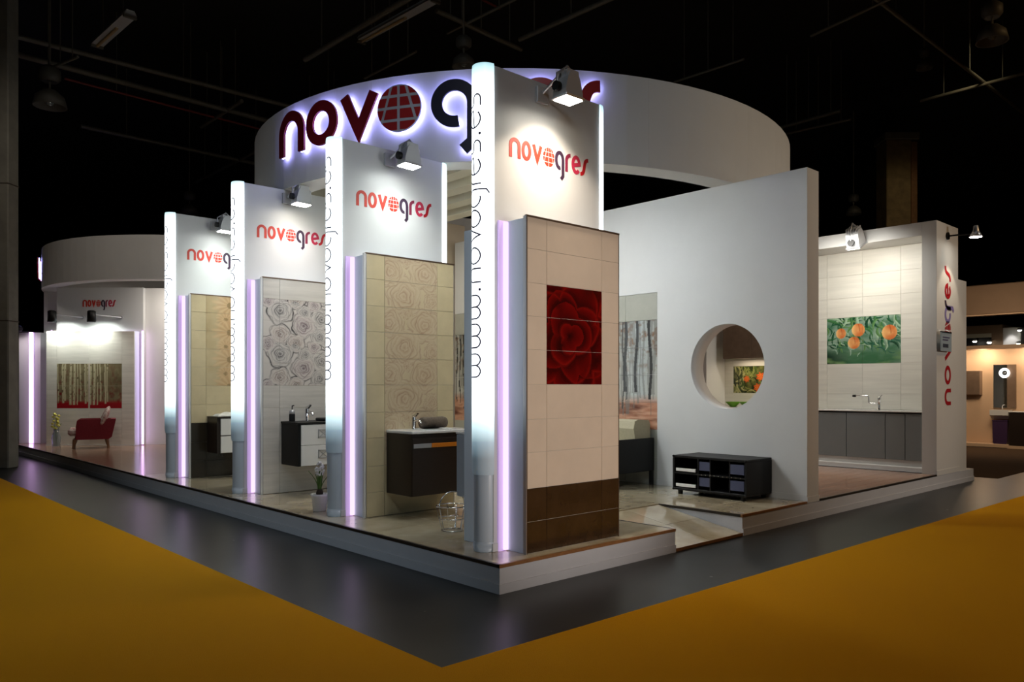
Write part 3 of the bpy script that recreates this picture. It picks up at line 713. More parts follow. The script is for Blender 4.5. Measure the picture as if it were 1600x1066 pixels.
# ------------------------------------------------------------------ curved fascia rings
RC = (5.192, 5.383); RR = 4.374; RZ0, RZ1 = 4.2533, 5.334
def ring_band(name, label, c, r, ri, z0, z1):
    t = thing(name, label, 'canopy', (c[0], c[1], z0)); H = z1 - z0; n = 16
    me = MB()
    per = 6
    for k in range(per + 1):
        pass
    for seg in range(n):       # bent panels with fine butt joints
        a0 = 2 * pi * seg / n; a1 = 2 * pi * (seg + 1) / n; g = 0.00015
        vs = []
        for k in range(per + 1):
            a = a0 + g + (a1 - a0 - 2 * g) * k / per
            vs += [(r * cos(a), r * sin(a), 0), (r * cos(a), r * sin(a), H), (r * cos(a) * 0.993, r * sin(a) * 0.993, H), (r * cos(a) * 0.993, r * sin(a) * 0.993, 0)]
        fs = []
        for k in range(per):
            q = 4 * k
            for i in range(4): fs.append((q + i, q + (i + 1) % 4, q + 4 + (i + 1) % 4, q + 4 + i))
        fs += [(0, 1, 2, 3), (4 * per + 3, 4 * per + 2, 4 * per + 1, 4 * per)]
        m_ = MB(); m_.add(vs, fs); m_.sm = [False] * len(fs)
        m_.obj('fascia_panel', M_white, t)
    def annulus(nm, ro, rin, za, zb, m, N=96):
        mb = MB(); vs = []
        for k in range(N):
            a = 2 * pi * k / N
            vs += [(ro * cos(a), ro * sin(a), za), (ro * cos(a), ro * sin(a), zb), (rin * cos(a), rin * sin(a), zb), (rin * cos(a), rin * sin(a), za)]
        fs = [(4 * k + i, 4 * k + (i + 1) % 4, 4 * ((k + 1) % N) + (i + 1) % 4, 4 * ((k + 1) % N) + i) for k in range(N) for i in range(4)]
        return mb.add(vs, fs).obj(nm, m, t)
    annulus('soffit', r * 0.992, ri, 0.0, 0.03, M_white)
    annulus('inner_fascia', ri + 0.03, ri, 0.03, H, M_white)
    return t
ring1 = ring_band('ring_canopy', 'large white ring canopy carrying the halo lit letters above the stand', RC, RR, 4.032, RZ0, RZ1)
RC2 = (4.505, 16.991); RR2 = 4.081
ring2 = ring_band('ring_canopy', 'far white ring canopy over the alcove with the red armchair', RC2, RR2, 3.75, 4.0, 4.98)

SIGN = [('n', 0.199, 0.594, 'sign_maroon'), ('o', 0.833, 0.562, 'sign_maroon'), ('v', 1.437, 0.587, 'sign_maroon'), ('globe', 2.005, 0.567, 'sign_red'),
        ('g', 2.693, 0.56, 'sign_navy'), ('r', 3.34, 0.30, 'sign_navy'), ('e', 3.68, 0.57, 'sign_red'), ('s', 4.27, 0.385, 'sign_red')]
def halo_sign(name, label, c, r, a_start, base_z, H=0.56):
    t = thing(name, label, 'sign', (c[0], c[1], base_z))
    def mk(off):
        def MAP(u, v, T):
            a = a_start + u / r; q = r + off + T
            return (q * cos(a), q * sin(a), v)
        return MAP
    for ch, u, w, m in SIGN:
        if ch == 'globe':
            g = disc_mb(u, w, 0, H, mk(0.06), 0.03).obj('globe', M_sign_silver, t)
            globe_patches(u + 0.004, w - 0.008, 0.004, H - 0.008, mk(0.0905), 0.006, 0.13).obj('globe_patches', MATS[m], g)
            disc_mb(u + 0.01, w - 0.02, 0.01, H - 0.02, mk(0.03), 0.02).obj('halo_light', M_halo, g)
        else:
            g = letter(ch, u, w, H, 0.132, mk(0.06), 0.03, 0.05).obj('letter', MATS[m], t)
            # light channel on the back of the letter, washing the fascia
            mb = MB()
            for path, closed in glyph(ch, w, H, 0.132): ribbon(mb, [(u + a, b_) for a, b_ in path], closed, 0.1, mk(0.035), 0.022, 0.05)
            mb.obj('halo_light', M_halo, g)
            a = a_start + (u + w / 2) / r
    return t
halo_sign('illuminated_sign', 'halo lit maroon and navy company lettering on the large ring canopy', RC, RR, radians(178), 4.635)
vx, vy = RC2[0] - CAM[0], RC2[1] - CAM[1]
ta = atan2(vy, vx) + pi - math.acos(RR2 / math.hypot(vx, vy))     # left tangent of the far ring
halo_sign('illuminated_sign', 'halo lit lettering seen edge on at the left of the far ring canopy', RC2, RR2, ta - 4.62 / RR2, 4.28, 0.5)

# ------------------------------------------------------------------ spot lamps
def flood_lamp(x, y, z, label, aim, m_glass=None, power=60, color=(1, 0.94, 0.82), s=1.0, arm_to=None, spot=110, cat='spot lamp', hm=None, group=None, plate=True):
    """boxy floodlight hung from an arm; glass looks down"""
    t = thing('spot_lamp', label, cat, (x, y, z), 0, group); hm = hm or M_lampgrey
    tilt = 0.5
    from mathutils import Matrix, Vector
    d = Vector((aim[0] - x, aim[1] - y, aim[2] - z)).normalized()
    zq = (-d); xq = Vector((1, 0, 0)) if abs(d.x) < 0.9 else Vector((0, 1, 0)); yq = zq.cross(xq).normalized(); xq = yq.cross(zq)
    def tr(p): q = xq * p[0] + yq * p[1] + zq * p[2]; return (q.x, q.y, q.z)
    def put(mb, nm, m): mb.v = [tr(p) for p in mb.v]; return mb.obj(nm, m, t)
    w = 0.11 * s
    body = MB(); prof = [(-w, 0.0), (-w, 0.05 * s), (-w * 0.72, 0.17 * s), (-w * 0.45, 0.22 * s), (w * 0.45, 0.22 * s), (w * 0.72, 0.17 * s), (w, 0.05 * s), (w, 0.0)]
    body.prism(prof, -0.085 * s, 0.085 * s, 'y')
    h = put(body, 'housing', hm)
    fins = MB()
    for i in range(5): fins.box(-w * 0.7, w * 0.7, -0.07 * s + 0.033 * s * i, -0.062 * s + 0.033 * s * i, 0.17 * s, 0.245 * s)
    put(fins, 'cooling_rib', hm)
    put(MB().box(-w * 1.12, w * 1.12, -0.1 * s, 0.1 * s, -0.018 * s, 0.006 * s, 0.004), 'front_frame', M_alu)
    put(MB().box(-w * 0.95, w * 0.95, -0.082 * s, 0.082 * s, -0.024 * s, -0.016 * s), 'lamp_glass', m_glass or M_lampglass)
    br = MB(); br.tube([tr((-w * 1.25, 0, 0.05 * s)), tr((-w * 1.25, 0, 0.2 * s)), tr((0, 0, 0.3 * s)), tr((w * 1.25, 0, 0.2 * s)), tr((w * 1.25, 0, 0.05 * s))], 0.011 * s, 6)
    br.obj('yoke', M_alu, t)
    MB().lathe([(0.045 * s, -0.02), (0.045 * s, 0.02)], c=tr((-w * 1.3, 0, 0.08 * s)), n=12, axis='x').obj('tilt_knob', M_black, t)
    if arm_to:
        p = tr((0, 0, 0.3 * s)); q = (arm_to[0] - x, arm_to[1] - y, arm_to[2] - z)
        MB().tube([p, q], 0.014 * s, 8).obj('arm', M_alu, t)
        if plate: MB().box(q[0] - 0.07, q[0] + 0.07, q[1] - 0.004, q[1] + 0.03, q[2] - 0.09, q[2] + 0.05, 0.004).obj('mounting_plate', M_lampgrey, t)
    if power:
        e = tr((0, 0, -0.06 * s)); lp = light('lamp_beam', 'SPOT', e, power, color, 0.06 * s, spot=spot, blend=0.35)
        lp.rotation_euler = d.to_track_quat('-Z', 'Y').to_euler(); lp.parent = t
    return t

# ------------------------------------------------------------------ display fins
TY = 0.1325; SP = 2.4913
ROWS = [ZT + 0.004, 0.49, 0.765, 1.062, 1.335, 1.625, 1.912, 2.188, 2.464, 2.745, 3.012]
FL = ['first display panel with marble tiles, red rose picture and light column, nearest the corner',
      'second display panel from the corner, with cream rose tiles behind the wenge vanity',
      'third display panel from the corner, with grey line drawn rose tiles',
      'fourth display panel from the corner, with beige daisy tiles over dark tiles']
WWW = [('w', 590.7, 552.4), ('w', 545.0, 506.0), ('w', 500.0, 461.0), ('.', 456.5, 450.5), ('n', 443.0, 419.5), ('o', 414.5, 387.0), ('v', 380.0, 357.0), ('o', 357.0, 328.5),
       ('g', 326.0, 296.5), ('r', 290.0, 276.0), ('e', 275.5, 246.5), ('S', 241.5, 220.5), ('.', 214.0, 208.0), ('e', 202.5, 173.0), ('S', 169.0, 148.5)]
LCX, LCY, LR = 0.276, 0.3725, 0.115     # light column axis, local to the fin (y measured from the tile face)
def half_column(mb, cx, side, z0, z1, r, n=20, dome=0.0):
    vs = []
    pr = [(-pi / 2 + pi * k / n) for k in range(n + 1)]
    for z, q in ((z0, 0.93), (z0 + 0.05, 1.0), (z1 - 0.03, 1.0), (z1, 0.965)):
        for a in pr: vs.append((cx - side * r * q * cos(a), LCY - r * q * sin(a), z))
    m = n + 1
    fs = [(i * m + k, i * m + k + 1, (i + 1) * m + k + 1, (i + 1) * m + k) for i in range(3) for k in range(n)]
    mb.add(vs, fs, True); mb.add(vs[:m], [tuple(range(m))]); mb.add(vs[-m:], [tuple(range(m - 1, -1, -1))])
    mb.add([vs[0], vs[n], vs[3 * m + n], vs[3 * m]], [(0, 1, 2, 3)])
    return mb
def make_fin(k):
    t = thing('display_fin', FL[k], 'display panel', (0, TY + k * SP, 0))
    YF, YB = 0.2675, 0.4775; ZTOP = 4.29 if k == 0 else 4.25
    bx('main_panel', M_fin, t, 0.276, 1.595, YF, YB, ZT, ZTOP, 0.003)
    mb = MB().box(0.262, 1.6, YF - 0.01, YB + 0.01, ZT, ZT + 0.07, 0.003); mb.obj('skirting', M_fin, t)
    # slim column under the light box
    half = half_column(MB(), 0.276, 1, ZT, 0.92, 0.098); half.obj('column_foot', M_box, t)
    half_column(MB(), 0.276, 1, ZT, ZT + 0.08, 0.106).obj('foot_skirting', M_box, t)
    zb = 0.87 if k == 0 else 0.905
    for side, cx in ((1, 0.276), (-1, 1.595)):
        mb = half_column(MB(), cx, side, zb, ZTOP + 0.01 if side == 1 else ZTOP, LR); mb.v = [(a, b_, c - 0.9) for a, b_, c in mb.v]
        d = mb.obj('light_column', M_diff, t, loc=(0, 0, 0.9))
        MB().box(min(cx, cx - side * 0.05), max(cx, cx - side * 0.05), LCY - 0.05, LCY + 0.05, zb - 0.012 - 0.9, zb + 0.002 - 0.9).obj('end_cap', M_black, d)
        if side == 1:
            phi0 = radians(32)
            def MAP(u, v, T):
                a = phi0 - v / LR; q = LR + 0.0006 + T
                return (0.276 - q * cos(a), LCY - q * sin(a), u)
            for ch, ya, yb in WWW:
                z0 = 1.6 + (605.5 - ya) * 0.005355; z1 = 1.6 + (605.5 - yb) * 0.005355
                H = 0.15 if ch != 'w' else 0.17
                if ch == '.': mb = MB(); ribbon(mb, arc((z0 + z1) / 2, 0.012, 0.006, 0.006, 0, 360, 10)[:-1], True, 0.012, MAP, 0.0006, 0.1)
                else: mb = letter(ch, z0, z1 - z0, H, 0.0125, MAP, 0.0006, 0.015)
                mb.v = [(a, b_, c - 0.9) for a, b_, c in mb.v]
                mb.obj('lettering' if ch != '.' else 'lettering_dot', M_txt, d)
    # company logo on the panel
    def LM(u, v, T): return (0.448 + u, YF - T, 3.565 + v + 0.0 * u)
    small_logo(t, LM, 0.985, 0.172, 0.034)
    # tile case, front and rear, with the lilac strip beside it and over it
    case = bx('tile_case', M_side, t, 0.407, 1.557, 0.0125, YF - 0.03, ZT, 3.0, 0.002)
    bx('case_batten', M_side, t, 0.50, 1.45, YF - 0.03, YF, 0.4, 2.8)
    bx('rear_tile_case', M_side, t, 0.407, 1.557, YB + 0.03, 0.83, ZT, 3.0, 0.002)
    bx('case_batten', M_side, t, 0.50, 1.45, YB, YB + 0.03, 0.4, 2.8)
    s = MB().box(0.318, 0.404, YF - 0.02, YF - 0.002, ZT, 3.0, 0.002).obj('led_profile', M_ledprofile, t)
    MB().tube([(0.384, YF - 0.03, ZT + 0.01), (0.384, YF - 0.03, 2.99)], 0.024, 10).obj('led_strip', M_led, s)
    MB().tube([(0.43, YF - 0.016, 2.96), (1.53, YF - 0.016, 2.96)], 0.012, 8).obj('led_strip', M_led, t)
    MB().tube([(0.384, YB + 0.026, ZT + 0.01), (0.384, YB + 0.026, 2.99)], 0.017, 10).obj('led_strip', M_led, t)
    # metal edge profiles
    for (x0, x1) in ((0.400, 0.410), (1.554, 1.562)):
        bx('edge_profile', M_bronze if k == 0 else M_alu, case, x0, x1, -0.004, 0.02, ZT, 3.015)
    bx('side_profile', M_alu if k == 0 else M_whitegloss, case, 0.394 if k == 0 else 0.384, 0.3995, -0.006, 0.03, ZT, 3.012)
    bx('edge_profile', M_bronze, case, 0.400, 1.562, -0.008, 0.02, 3.004, 3.02)
    bx('backing_board', M_joint, case, 0.41, 1.554, 0.004, 0.0128, ZT + 0.002, 3.006)
    y = -0.004; X = (0.410, 0.632, 1.322, 1.554)
    def tiles(rows, cols, m): 
        for r in rows:
            for c in cols: plain_tile(case, X[c], X[c + 1], ROWS[r], ROWS[r + 1], y, m, 0.008)
    if k == 0:
        tiles((0, 1), (0, 1, 2), M_t_dark); tiles(range(2, 10), (0, 2), M_t_beige); tiles((2, 3, 4, 8, 9), (1,), M_t_beige)
        for r in (5, 6, 7): printed_tile(case, X[1], X[2], ROWS[r], ROWS[r + 1], y, lambda a, b_: p_red_rose((a - X[1]) / (X[2] - X[1]), (b_ - ROWS[5]) / (ROWS[8] - ROWS[5])), 0.006, M_gloss, 'picture_tile')
    if k == 1:
        tiles(range(0, 10), (0, 2), M_t_cream); tiles((0, 1), (1,), M_t_cream)
        for r in range(2, 10): printed_tile(case, X[1], X[2], ROWS[r], ROWS[r + 1], y, lambda a, b_: p_beige_rose(a - X[1], 3.012 - b_, X[2] - X[1]), 0.009, M_print, 'rose_tile')
    if k == 2:
        tiles(range(0, 5), (0, 1, 2), M_t_white); tiles((9,), (0, 1, 2), M_t_white)
        for r in range(5, 9):
            for c in (0, 1, 2): printed_tile(case, X[c], X[c + 1], ROWS[r], ROWS[r + 1], y, lambda a, b_: p_line_rose(a - 0.42, 2.745 - b_), 0.006, M_print, 'rose_tile')
    if k == 3:
        tiles((0, 1, 2), (0, 1, 2), M_t_black); tiles(range(3, 10), (0,), M_t_cream); tiles((3, 4), (1, 2), M_t_cream)
        for r in range(5, 10):
            for c in (1, 2): printed_tile(case, X[c], X[c + 1], ROWS[r], ROWS[r + 1], y, lambda a, b_: p_daisy(a - X[1], 3.012 - b_), 0.012, M_print, 'daisy_tile')
    return t
for k in range(4): make_fin(k)
LL = ['silver spot lamp over the logo of the panel with the red rose picture', 'silver spot lamp over the logo of the panel with cream rose tiles',
      'silver spot lamp over the logo of the panel with line drawn roses', 'silver spot lamp half hidden by a light column, over the daisy tile panel']
LCOL = [(1.0, 0.84, 0.66), (0.93, 1.0, 0.93), (1.0, 0.92, 0.88), (0.88, 1.0, 0.92)]
for k in range(4):
    y0 = TY + k * SP
    lz = 4.06 if k == 0 else 4.02
    lp_ = flood_lamp(0.82 if k == 0 else 0.90, y0 - 0.07, lz, LL[k], (0.84, y0 - 0.10, 2.0), M_lampglass if k % 2 == 0 else M_lampcool, power=0, s=0.92, arm_to=(0.82 if k == 0 else 0.86, y0 + 0.2675 - 0.03, lz + 0.13))
    b1 = light('lamp_beam', 'SPOT', (0.03, 0.0, -0.05), 16 if k == 0 else 1.6, LCOL[k], 0.05, spot=112, blend=0.35); b1.parent = lp_; b1.rotation_euler = (radians(22), 0, 0)
    b2 = light('lamp_spill', 'AREA', (0.03, 0.0, -0.06), 14 if k == 0 else 6, LCOL[k], 0.2, size_y=0.12, spread=125); b2.parent = lp_
    # the rear lamp of the same panel, hidden behind it, lights the panel and tiles of the next one
    light('rear_fill_flood', 'AREA', (0.85, y0 + 0.95, 3.9), 5.5, (0.93, 1.0, 0.97), 0.2, aim=(0.9, y0 + SP, 3.75))  # soft fill added to brighten the top of the next panel
    light('rear_lamp_beam', 'SPOT', (0.85, y0 + 0.95, 3.9), 84, (0.99, 0.97, 0.92), 0.38, aim=(0.95, y0 + SP, 1.5), spot=100, blend=0.8)

# ------------------------------------------------------------------ walls of the stand
XW = 4.873; WZ = 4.2533; WT = 0.288
wr = thing('wall_right', 'white partition with a round opening and forest tiles', 'wall'); wr['kind'] = 'structure'
def hole_wall():
    mb = MB(); cy, cz, rr, q = 1.132, 1.876, 0.557, 0.6; n = 64
    x0, x1 = XW, XW + WT
    circ = []; sq = []
    for k in range(n):
        a = 2 * pi * (k + 0.5) / n; c, s = cos(a), sin(a); m = max(abs(c), abs(s))
        circ.append((cy + rr * c, cz + rr * s)); sq.append((cy + q * c / m, cz + q * s / m))
    # snap the four nearest points to the square corners
    for (sy, sz) in ((1, 1), (-1, 1), (-1, -1), (1, -1)):
        t = (cy + q * sy, cz + q * sz); j = min(range(n), key=lambda i: (sq[i][0] - t[0]) ** 2 + (sq[i][1] - t[1]) ** 2); sq[j] = t
    vs = [(x0,) + p for p in circ] + [(x0,) + p for p in sq] + [(x1,) + p for p in circ] + [(x1,) + p for p in sq]
    fs = []
    for k in range(n):
        j = (k + 1) % n
        fs += [(k, j, n + j, n + k), (2 * n + k, 3 * n + k, 3 * n + j, 2 * n + j)]
    mb.add(vs, fs)
    mb.add([(x0,) + p for p in circ] + [(x1,) + p for p in circ], [(k, n + k, n + (k + 1) % n, (k + 1) % n) for k in range(n)], True)
    Y = [0.0, cy - q, cy + q, 2.262]; Z = [ZT - 0.024, cz - q, cz + q, WZ]
    for i in range(3):
        for j in range(3):
            if i == 1 and j == 1: continue
            for x in (x0, x1): mb.add([(x, Y[i], Z[j]), (x, Y[i + 1], Z[j]), (x, Y[i + 1], Z[j + 1]), (x, Y[i], Z[j + 1])], [(0, 1, 2, 3)])
    mb.add([(x0, 0, ZT - 0.024), (x1, 0, ZT - 0.024), (x1, 0, WZ), (x0, 0, WZ)], [(0, 1, 2, 3)])
    mb.add([(x0, 0, WZ), (x1, 0, WZ), (x1, 2.262, WZ), (x0, 2.262, WZ)], [(0, 1, 2, 3)])
    mb.box(x0 + 0.02, x1, 2.262, 6.93, ZT - 0.024, WZ - 0.001)
    mb.box(x0, x0 + 0.02, 2.262, 6.93, 2.945, WZ - 0.001)
    me = mb.mesh('wall_panel', M_white)
    import bmesh
    bm = bmesh.new(); bm.from_mesh(me); bmesh.ops.remove_doubles(bm, verts=bm.verts, dist=0.0005); bmesh.ops.recalc_face_normals(bm, faces=bm.faces); bm.to_mesh(me); bm.free()
    return inst('wall_panel', me, wr)
hole_wall()
MB().box(XW - 0.008, XW, 0.0, 2.262, ZT, ZT + 0.075).obj('skirting', M_white, wr)
MB().box(XW - 0.008, XW + WT + 0.004, -0.008, 0.0, ZT - 0.02, ZT + 0.05).obj('skirting', M_white, wr)
# tiles on it: local frame: x along -y, facing -x
tw = bpy.data.objects.new('tiled_area', None); COL.objects.link(tw); tw.parent = wr; tw.location = (XW, 6.93, 0); tw.rotation_euler.z = -pi / 2
TWW = 6.93 - 2.262; nc = 8; TX = [TWW * i / nc for i in range(nc + 1)]
TZ = [ZT + 0.003, 0.61, 1.0, 1.39, 1.78, 2.17, 2.56, 2.94]
for i in range(nc):
    for r in range(7):
        if 2 <= r <= 5: printed_tile(tw, TX[i], TX[i + 1], TZ[r], TZ[r + 1], 0.0, lambda a, b_: p_forest(a / TWW * 1.0, (b_ - 1.0) / 1.56), 0.0065 if i >= 6 else 0.02, M_print, 'forest_tile')
        else: plain_tile(tw, TX[i], TX[i + 1], TZ[r], TZ[r + 1], 0.0, M_t_stone, 0.012)
wb = MB().box(2.5, 5.16, 7.0, 7.15, ZT, 4.62, 0.004).obj('wall_back', M_beigewall); tag(wb, 'beige rear partition glimpsed between the display panels', kind='structure')
# slatted ceiling under the ring
sl = thing('slatted_ceiling', 'pale slatted ceiling under the ring canopy, glimpsed beside the tallest light column', 'ceiling', (2.8, 5.0, 4.4))
for i in range(-1, 4): MB().box(-0.51 + i * 0.51 - 0.0, -0.51 + i * 0.51 + 0.24, -1.9, 1.98, 0, 0.24, 0.003).obj('slat', M_slat, sl)
MB().box(-1.05, 1.15, -1.9, 1.98, 0.24, 0.27).obj('deck', M_beigewall, sl)

# ------------------------------------------------------------------ kitchen niche at the right
XK = 9.0506; XB = 9.70
wk = thing('wall_kitchen', 'white wall with a deep niche and a pier end', 'wall'); wk['kind'] = 'structure'
mb = MB(); mb.box(XK, 10.0, 0.0, 0.225, ZT - 0.024, 4.235, 0.003); mb.obj('pier', M_white, wk)
MB().box(XK, 10.0, 0.225, 4.3, 4.022, 4.235).obj('lintel', M_white, wk)
MB().box(XK, 10.0, 4.3, 4.5, ZT, 4.235).obj('end_cheek', M_white, wk)
MB().box(XB + 0.014, 10.0, 0.225, 4.3, ZT, 4.022).obj('rear_panel', M_joint, wk)
MB().box(10.0, 10.462, 0.02, 4.5, ZT - 0.024, 3.40, 0.003).obj('lower_block', M_white, wk)
MB().box(XK - 0.004, 10.06, -0.008, 0.0, ZT - 0.02, ZT + 0.06).obj('skirting', M_white, wk)
tk = bpy.data.objects.new('tiled_area', None); COL.objects.link(tk); tk.parent = wk; tk.location = (XB, 4.3, 0); tk.rotation_euler.z = -pi / 2
def ky(y): return 4.3 - y
KX = [0.0, 0.2, ky(3.385 - 0.0), ky(2.83), ky(2.13), ky(1.47), ky(0.81), ky(0.225)]
KX = [0.0, 0.2, 0.915, 1.54, 2.17, 2.83, 3.49, 4.075]
KZ = [1.215, 1.49, 2.02, 2.435, 2.85, 3.2, 3.6, 4.018]
for i in range(7):
    for r in range(7):
        if i in (4, 5) and r in (2, 3):
            printed_tile(tk, KX[i], KX[i + 1], KZ[r], KZ[r + 1], 0, lambda a, b_: p_peach((a - 2.17) / 1.32, (b_ - 2.02) / 0.83), 0.008, M_print, 'peach_tile')
        elif i == 1 and r == 1:
            printed_tile(tk, KX[i], KX[i + 1], KZ[r], KZ[r + 1], 0, lambda a, b_: p_flowers((a - 0.2) / 0.715, (b_ - 1.49) / 0.53), 0.008, M_print, 'flower_tile')
        else: plain_tile(tk, KX[i], KX[i + 1], KZ[r], KZ[r + 1], 0, M_t_wave)
# white base under the units
kb = thing('kitchen_plinth', 'white stepped plinth under the grey kitchen units', 'plinth', (9.3, 2.2, ZT))
MB().box(-0.20, 0.40, -1.97, 2.09, 0.0, 0.085, 0.01).obj('step', M_white, kb)
MB().box(-0.12, 0.40, -1.97, 2.09, 0.085, 0.1825).obj('riser', M_white, kb)
ys = [0.235, 0.525, 0.845, 1.51, 2.17, 2.83, 3.49, 4.28]
KU = ['narrow grey kitchen unit nearest the pier', 'narrow grey kitchen unit, second from the pier', 'wide grey kitchen unit, third from the pier under the mixer tap', 'wide grey kitchen unit beside the partition edge, fourth from the pier', None, None, None]
KU[4:] = ['grey kitchen unit behind the partition, fifth from the pier', 'grey kitchen unit behind the partition, sixth from the pier', 'grey kitchen unit at the far cheek of the niche']
for i in range(7):
    a, b_ = ys[i], ys[i + 1]
    u = thing('base_cabinet', KU[i], 'cabinet', (9.4, (a + b_) / 2, 0.41), 0, 'grey kitchen base units'); h = (b_ - a) / 2
    bx('body', M_greyfront, u, -0.23, 0.29, -h + 0.002, h - 0.002, 0, 0.78)
    bx('door', M_greyfront, u, -0.25, -0.232, -h + 0.005, h - 0.005, 0.004, 0.755, 0.002)
    bx('grip_rail', M_black, u, -0.246, -0.23, -h + 0.005, h - 0.005, 0.758, 0.776)
wt = MB().box(9.13, XB - 0.001, 0.23, 4.29, 1.192, 1.214, 0.003).obj('worktop', M_whitegloss); tag(wt, 'thin white worktop along the kitchen niche', 'worktop')
tp = thing('mixer_tap', 'chrome jointed mixer tap on the kitchen worktop', 'tap', (9.35, 1.03, 1.214))
MB().lathe([(0.03, 0), (0.03, 0.012), (0.022, 0.02), (0.022, 0.16), (0.026, 0.165), (0.026, 0.22), (0.02, 0.225)], n=16).obj('body', M_chrome, tp)
MB().tube([(0, 0, 0.11), (0, 0.16, 0.11), (0, 0.18, 0.13), (0, 0.18, 0.22), (0, 0.2, 0.24), (0, 0.40, 0.24)], 0.014, 8).obj('spout', M_chrome, tp)
MB().lathe([(0.02, 0.40), (0.022, 0.43), (0.018, 0.46)], c=(0, 0, 0.24), n=12, axis='y').obj('spray_head', M_black, tp)
MB().tube([(0, 0, 0.2), (0, -0.05, 0.26)], 0.008, 8).obj('lever', M_chrome, tp)
for (y, l) in ((3.93, 'left lime green bowl seen through the round opening'), (3.62, 'right lime green bowl seen through the round opening')):
    g = thing('bowl', l, 'bowl', (9.42, y, 1.214), 0)
    MB().lathe([(0.05, 0), (0.06, 0.01), (0.15, 0.10), (0.145, 0.105), (0.05, 0.02)], n=20).obj('dish', M_green, g)
hd = thing('wall_cabinet', 'brown wall cabinet over the flower picture seen through the round opening', 'cabinet', (9.52, 3.45, 2.16))
bx('body', M_brown, hd, -0.17, 0.175, -0.62, 0.66, 0, 0.95, 0.004)
bx('door', M_brown, hd, -0.19, -0.171, -0.615, 0.018, 0.01, 0.94, 0.003); bx('door', M_brown, hd, -0.19, -0.171, 0.022, 0.655, 0.01, 0.94, 0.003)
light('under_cabinet_light', 'AREA', (9.45, 3.45, 2.14), 5, (1.0, 0.82, 0.6), 0.9, aim=(9.5, 3.45, 0), size_y=0.1)
light('cheek_light', 'POINT', (9.2, 3.6, 3.85), 9, (1.0, 0.9, 0.76), 0.08)
flood_lamp(8.86, 1.20, 3.97, 'grey twin flood lamp hung over the kitchen niche', (9.7, 1.2, 2.2), M_lampglass, power=0, s=1.25, arm_to=(XK - 0.02, 1.20, 4.16), plate=False)
light('niche_flood', 'AREA', (8.3, 1.3, 4.0), 23, (1.0, 0.96, 0.88), 0.9, aim=(9.7, 1.5, 2.3), size_y=0.2, spread=150)
# logo on the pier end, reading upwards
def PM(u, v, T): return (9.66 - v, -0.0015 - T, 1.31 + u)
pier_logo = wk
PL = [('n', 0.0, 0.30, 'logo_red'), ('o', 0.35, 0.34, 'logo_red'), ('v', 0.74, 0.36, 'logo_red'), ('globe', 1.10, 0.34, 'logo_red'), ('g', 1.38, 0.32, 'logo_violet'), ('r', 1.60, 0.17, 'logo_plum'), ('e', 1.79, 0.28, 'logo_red'), ('s', 2.09, 0.26, 'logo_red')]
PL = [(c, u * 0.96, w * 0.9, m) for c, u, w, m in PL]
for ch, u, w, m in PL:
    mb = globe_patches(u, w, 0, 0.27, PM, 0.003, 0.14) if ch == 'globe' else letter(ch, u, w, 0.27, 0.062, PM, 0.003, 0.04)
    mb.obj('logo_globe' if ch == 'globe' else 'logo_letter', MATS[m], wk)
# small notice hung in front of the pier
ns = thing('notice_plate', 'small grey notice plate hung over the vertical logo on the pier', 'notice', (9.28, -0.06, 2.32))
MB().box(-0.23, 0.23, -0.006, 0.006, -0.15, 0.15, 0.003).obj('plate', M_signplate, ns)
MB().box(-0.22, 0.22, -0.012, 0.012, 0.145, 0.165).obj('clip_rail', M_black, ns)
for r, (x0, x1) in enumerate(((-0.15, 0.12), (-0.15, 0.09))):
    pass
rs = random.Random(3)
mb = MB()
for (z, h, x0, x1) in ((0.06, 0.022, -0.16, 0.12), (0.02, 0.022, -0.16, 0.06)):
    x = x0
    while x < x1:
        w = rs.uniform(0.012, 0.03); mb.box(x, x + w, -0.0075, -0.0055, z, z + h); x += w + 0.008
mb.obj('print_line', M_txt, ns)
mb = MB()
x = -0.15
for w in (0.05, 0.04, 0.055, 0.05): mb.box(x, x + w, -0.0075, -0.0055, -0.09, -0.03); x += w + 0.012
mb.obj('print_bold', M_sign_navy, ns)
for x in (-0.18, 0.18): MB().tube([(x, 0, 0.16), (x, 0.058, 0.2)], 0.004, 6).obj('hook', M_alu, ns)
# lamp on an arm at the top of the pier
pa = thing('spot_lamp', 'small bell lamp on a black arm at the top of the pier', 'spot lamp', (9.5, 0.0, 4.04))
MB().lathe([(0.06, -0.025), (0.06, 0.0)], n=16, axis='y').obj('rosette', M_black, pa)
MB().tube([(0, -0.02, 0), (0.02, -0.4, -0.01)], 0.014, 8).obj('arm', M_black, pa)
MB().lathe([(0.035, 0.12), (0.045, 0.04), (0.10, -0.06), (0.094, -0.06), (0.04, 0.03)], c=(0.02, -0.42, -0.01), n=20).obj('shade', M_alu, pa)
MB().lathe([(0.085, -0.062), (0.085, -0.055)], c=(0.02, -0.42, -0.01), n=16).obj('lamp_glass', M_lampglass, pa)
lp = light('lamp_beam', 'SPOT', (0.02, -0.42, -0.09), 26, (1.0, 0.82, 0.6), 0.03, aim=None, spot=70, blend=0.4); lp.parent = pa
lp.rotation_euler = (radians(14), 0, 0)

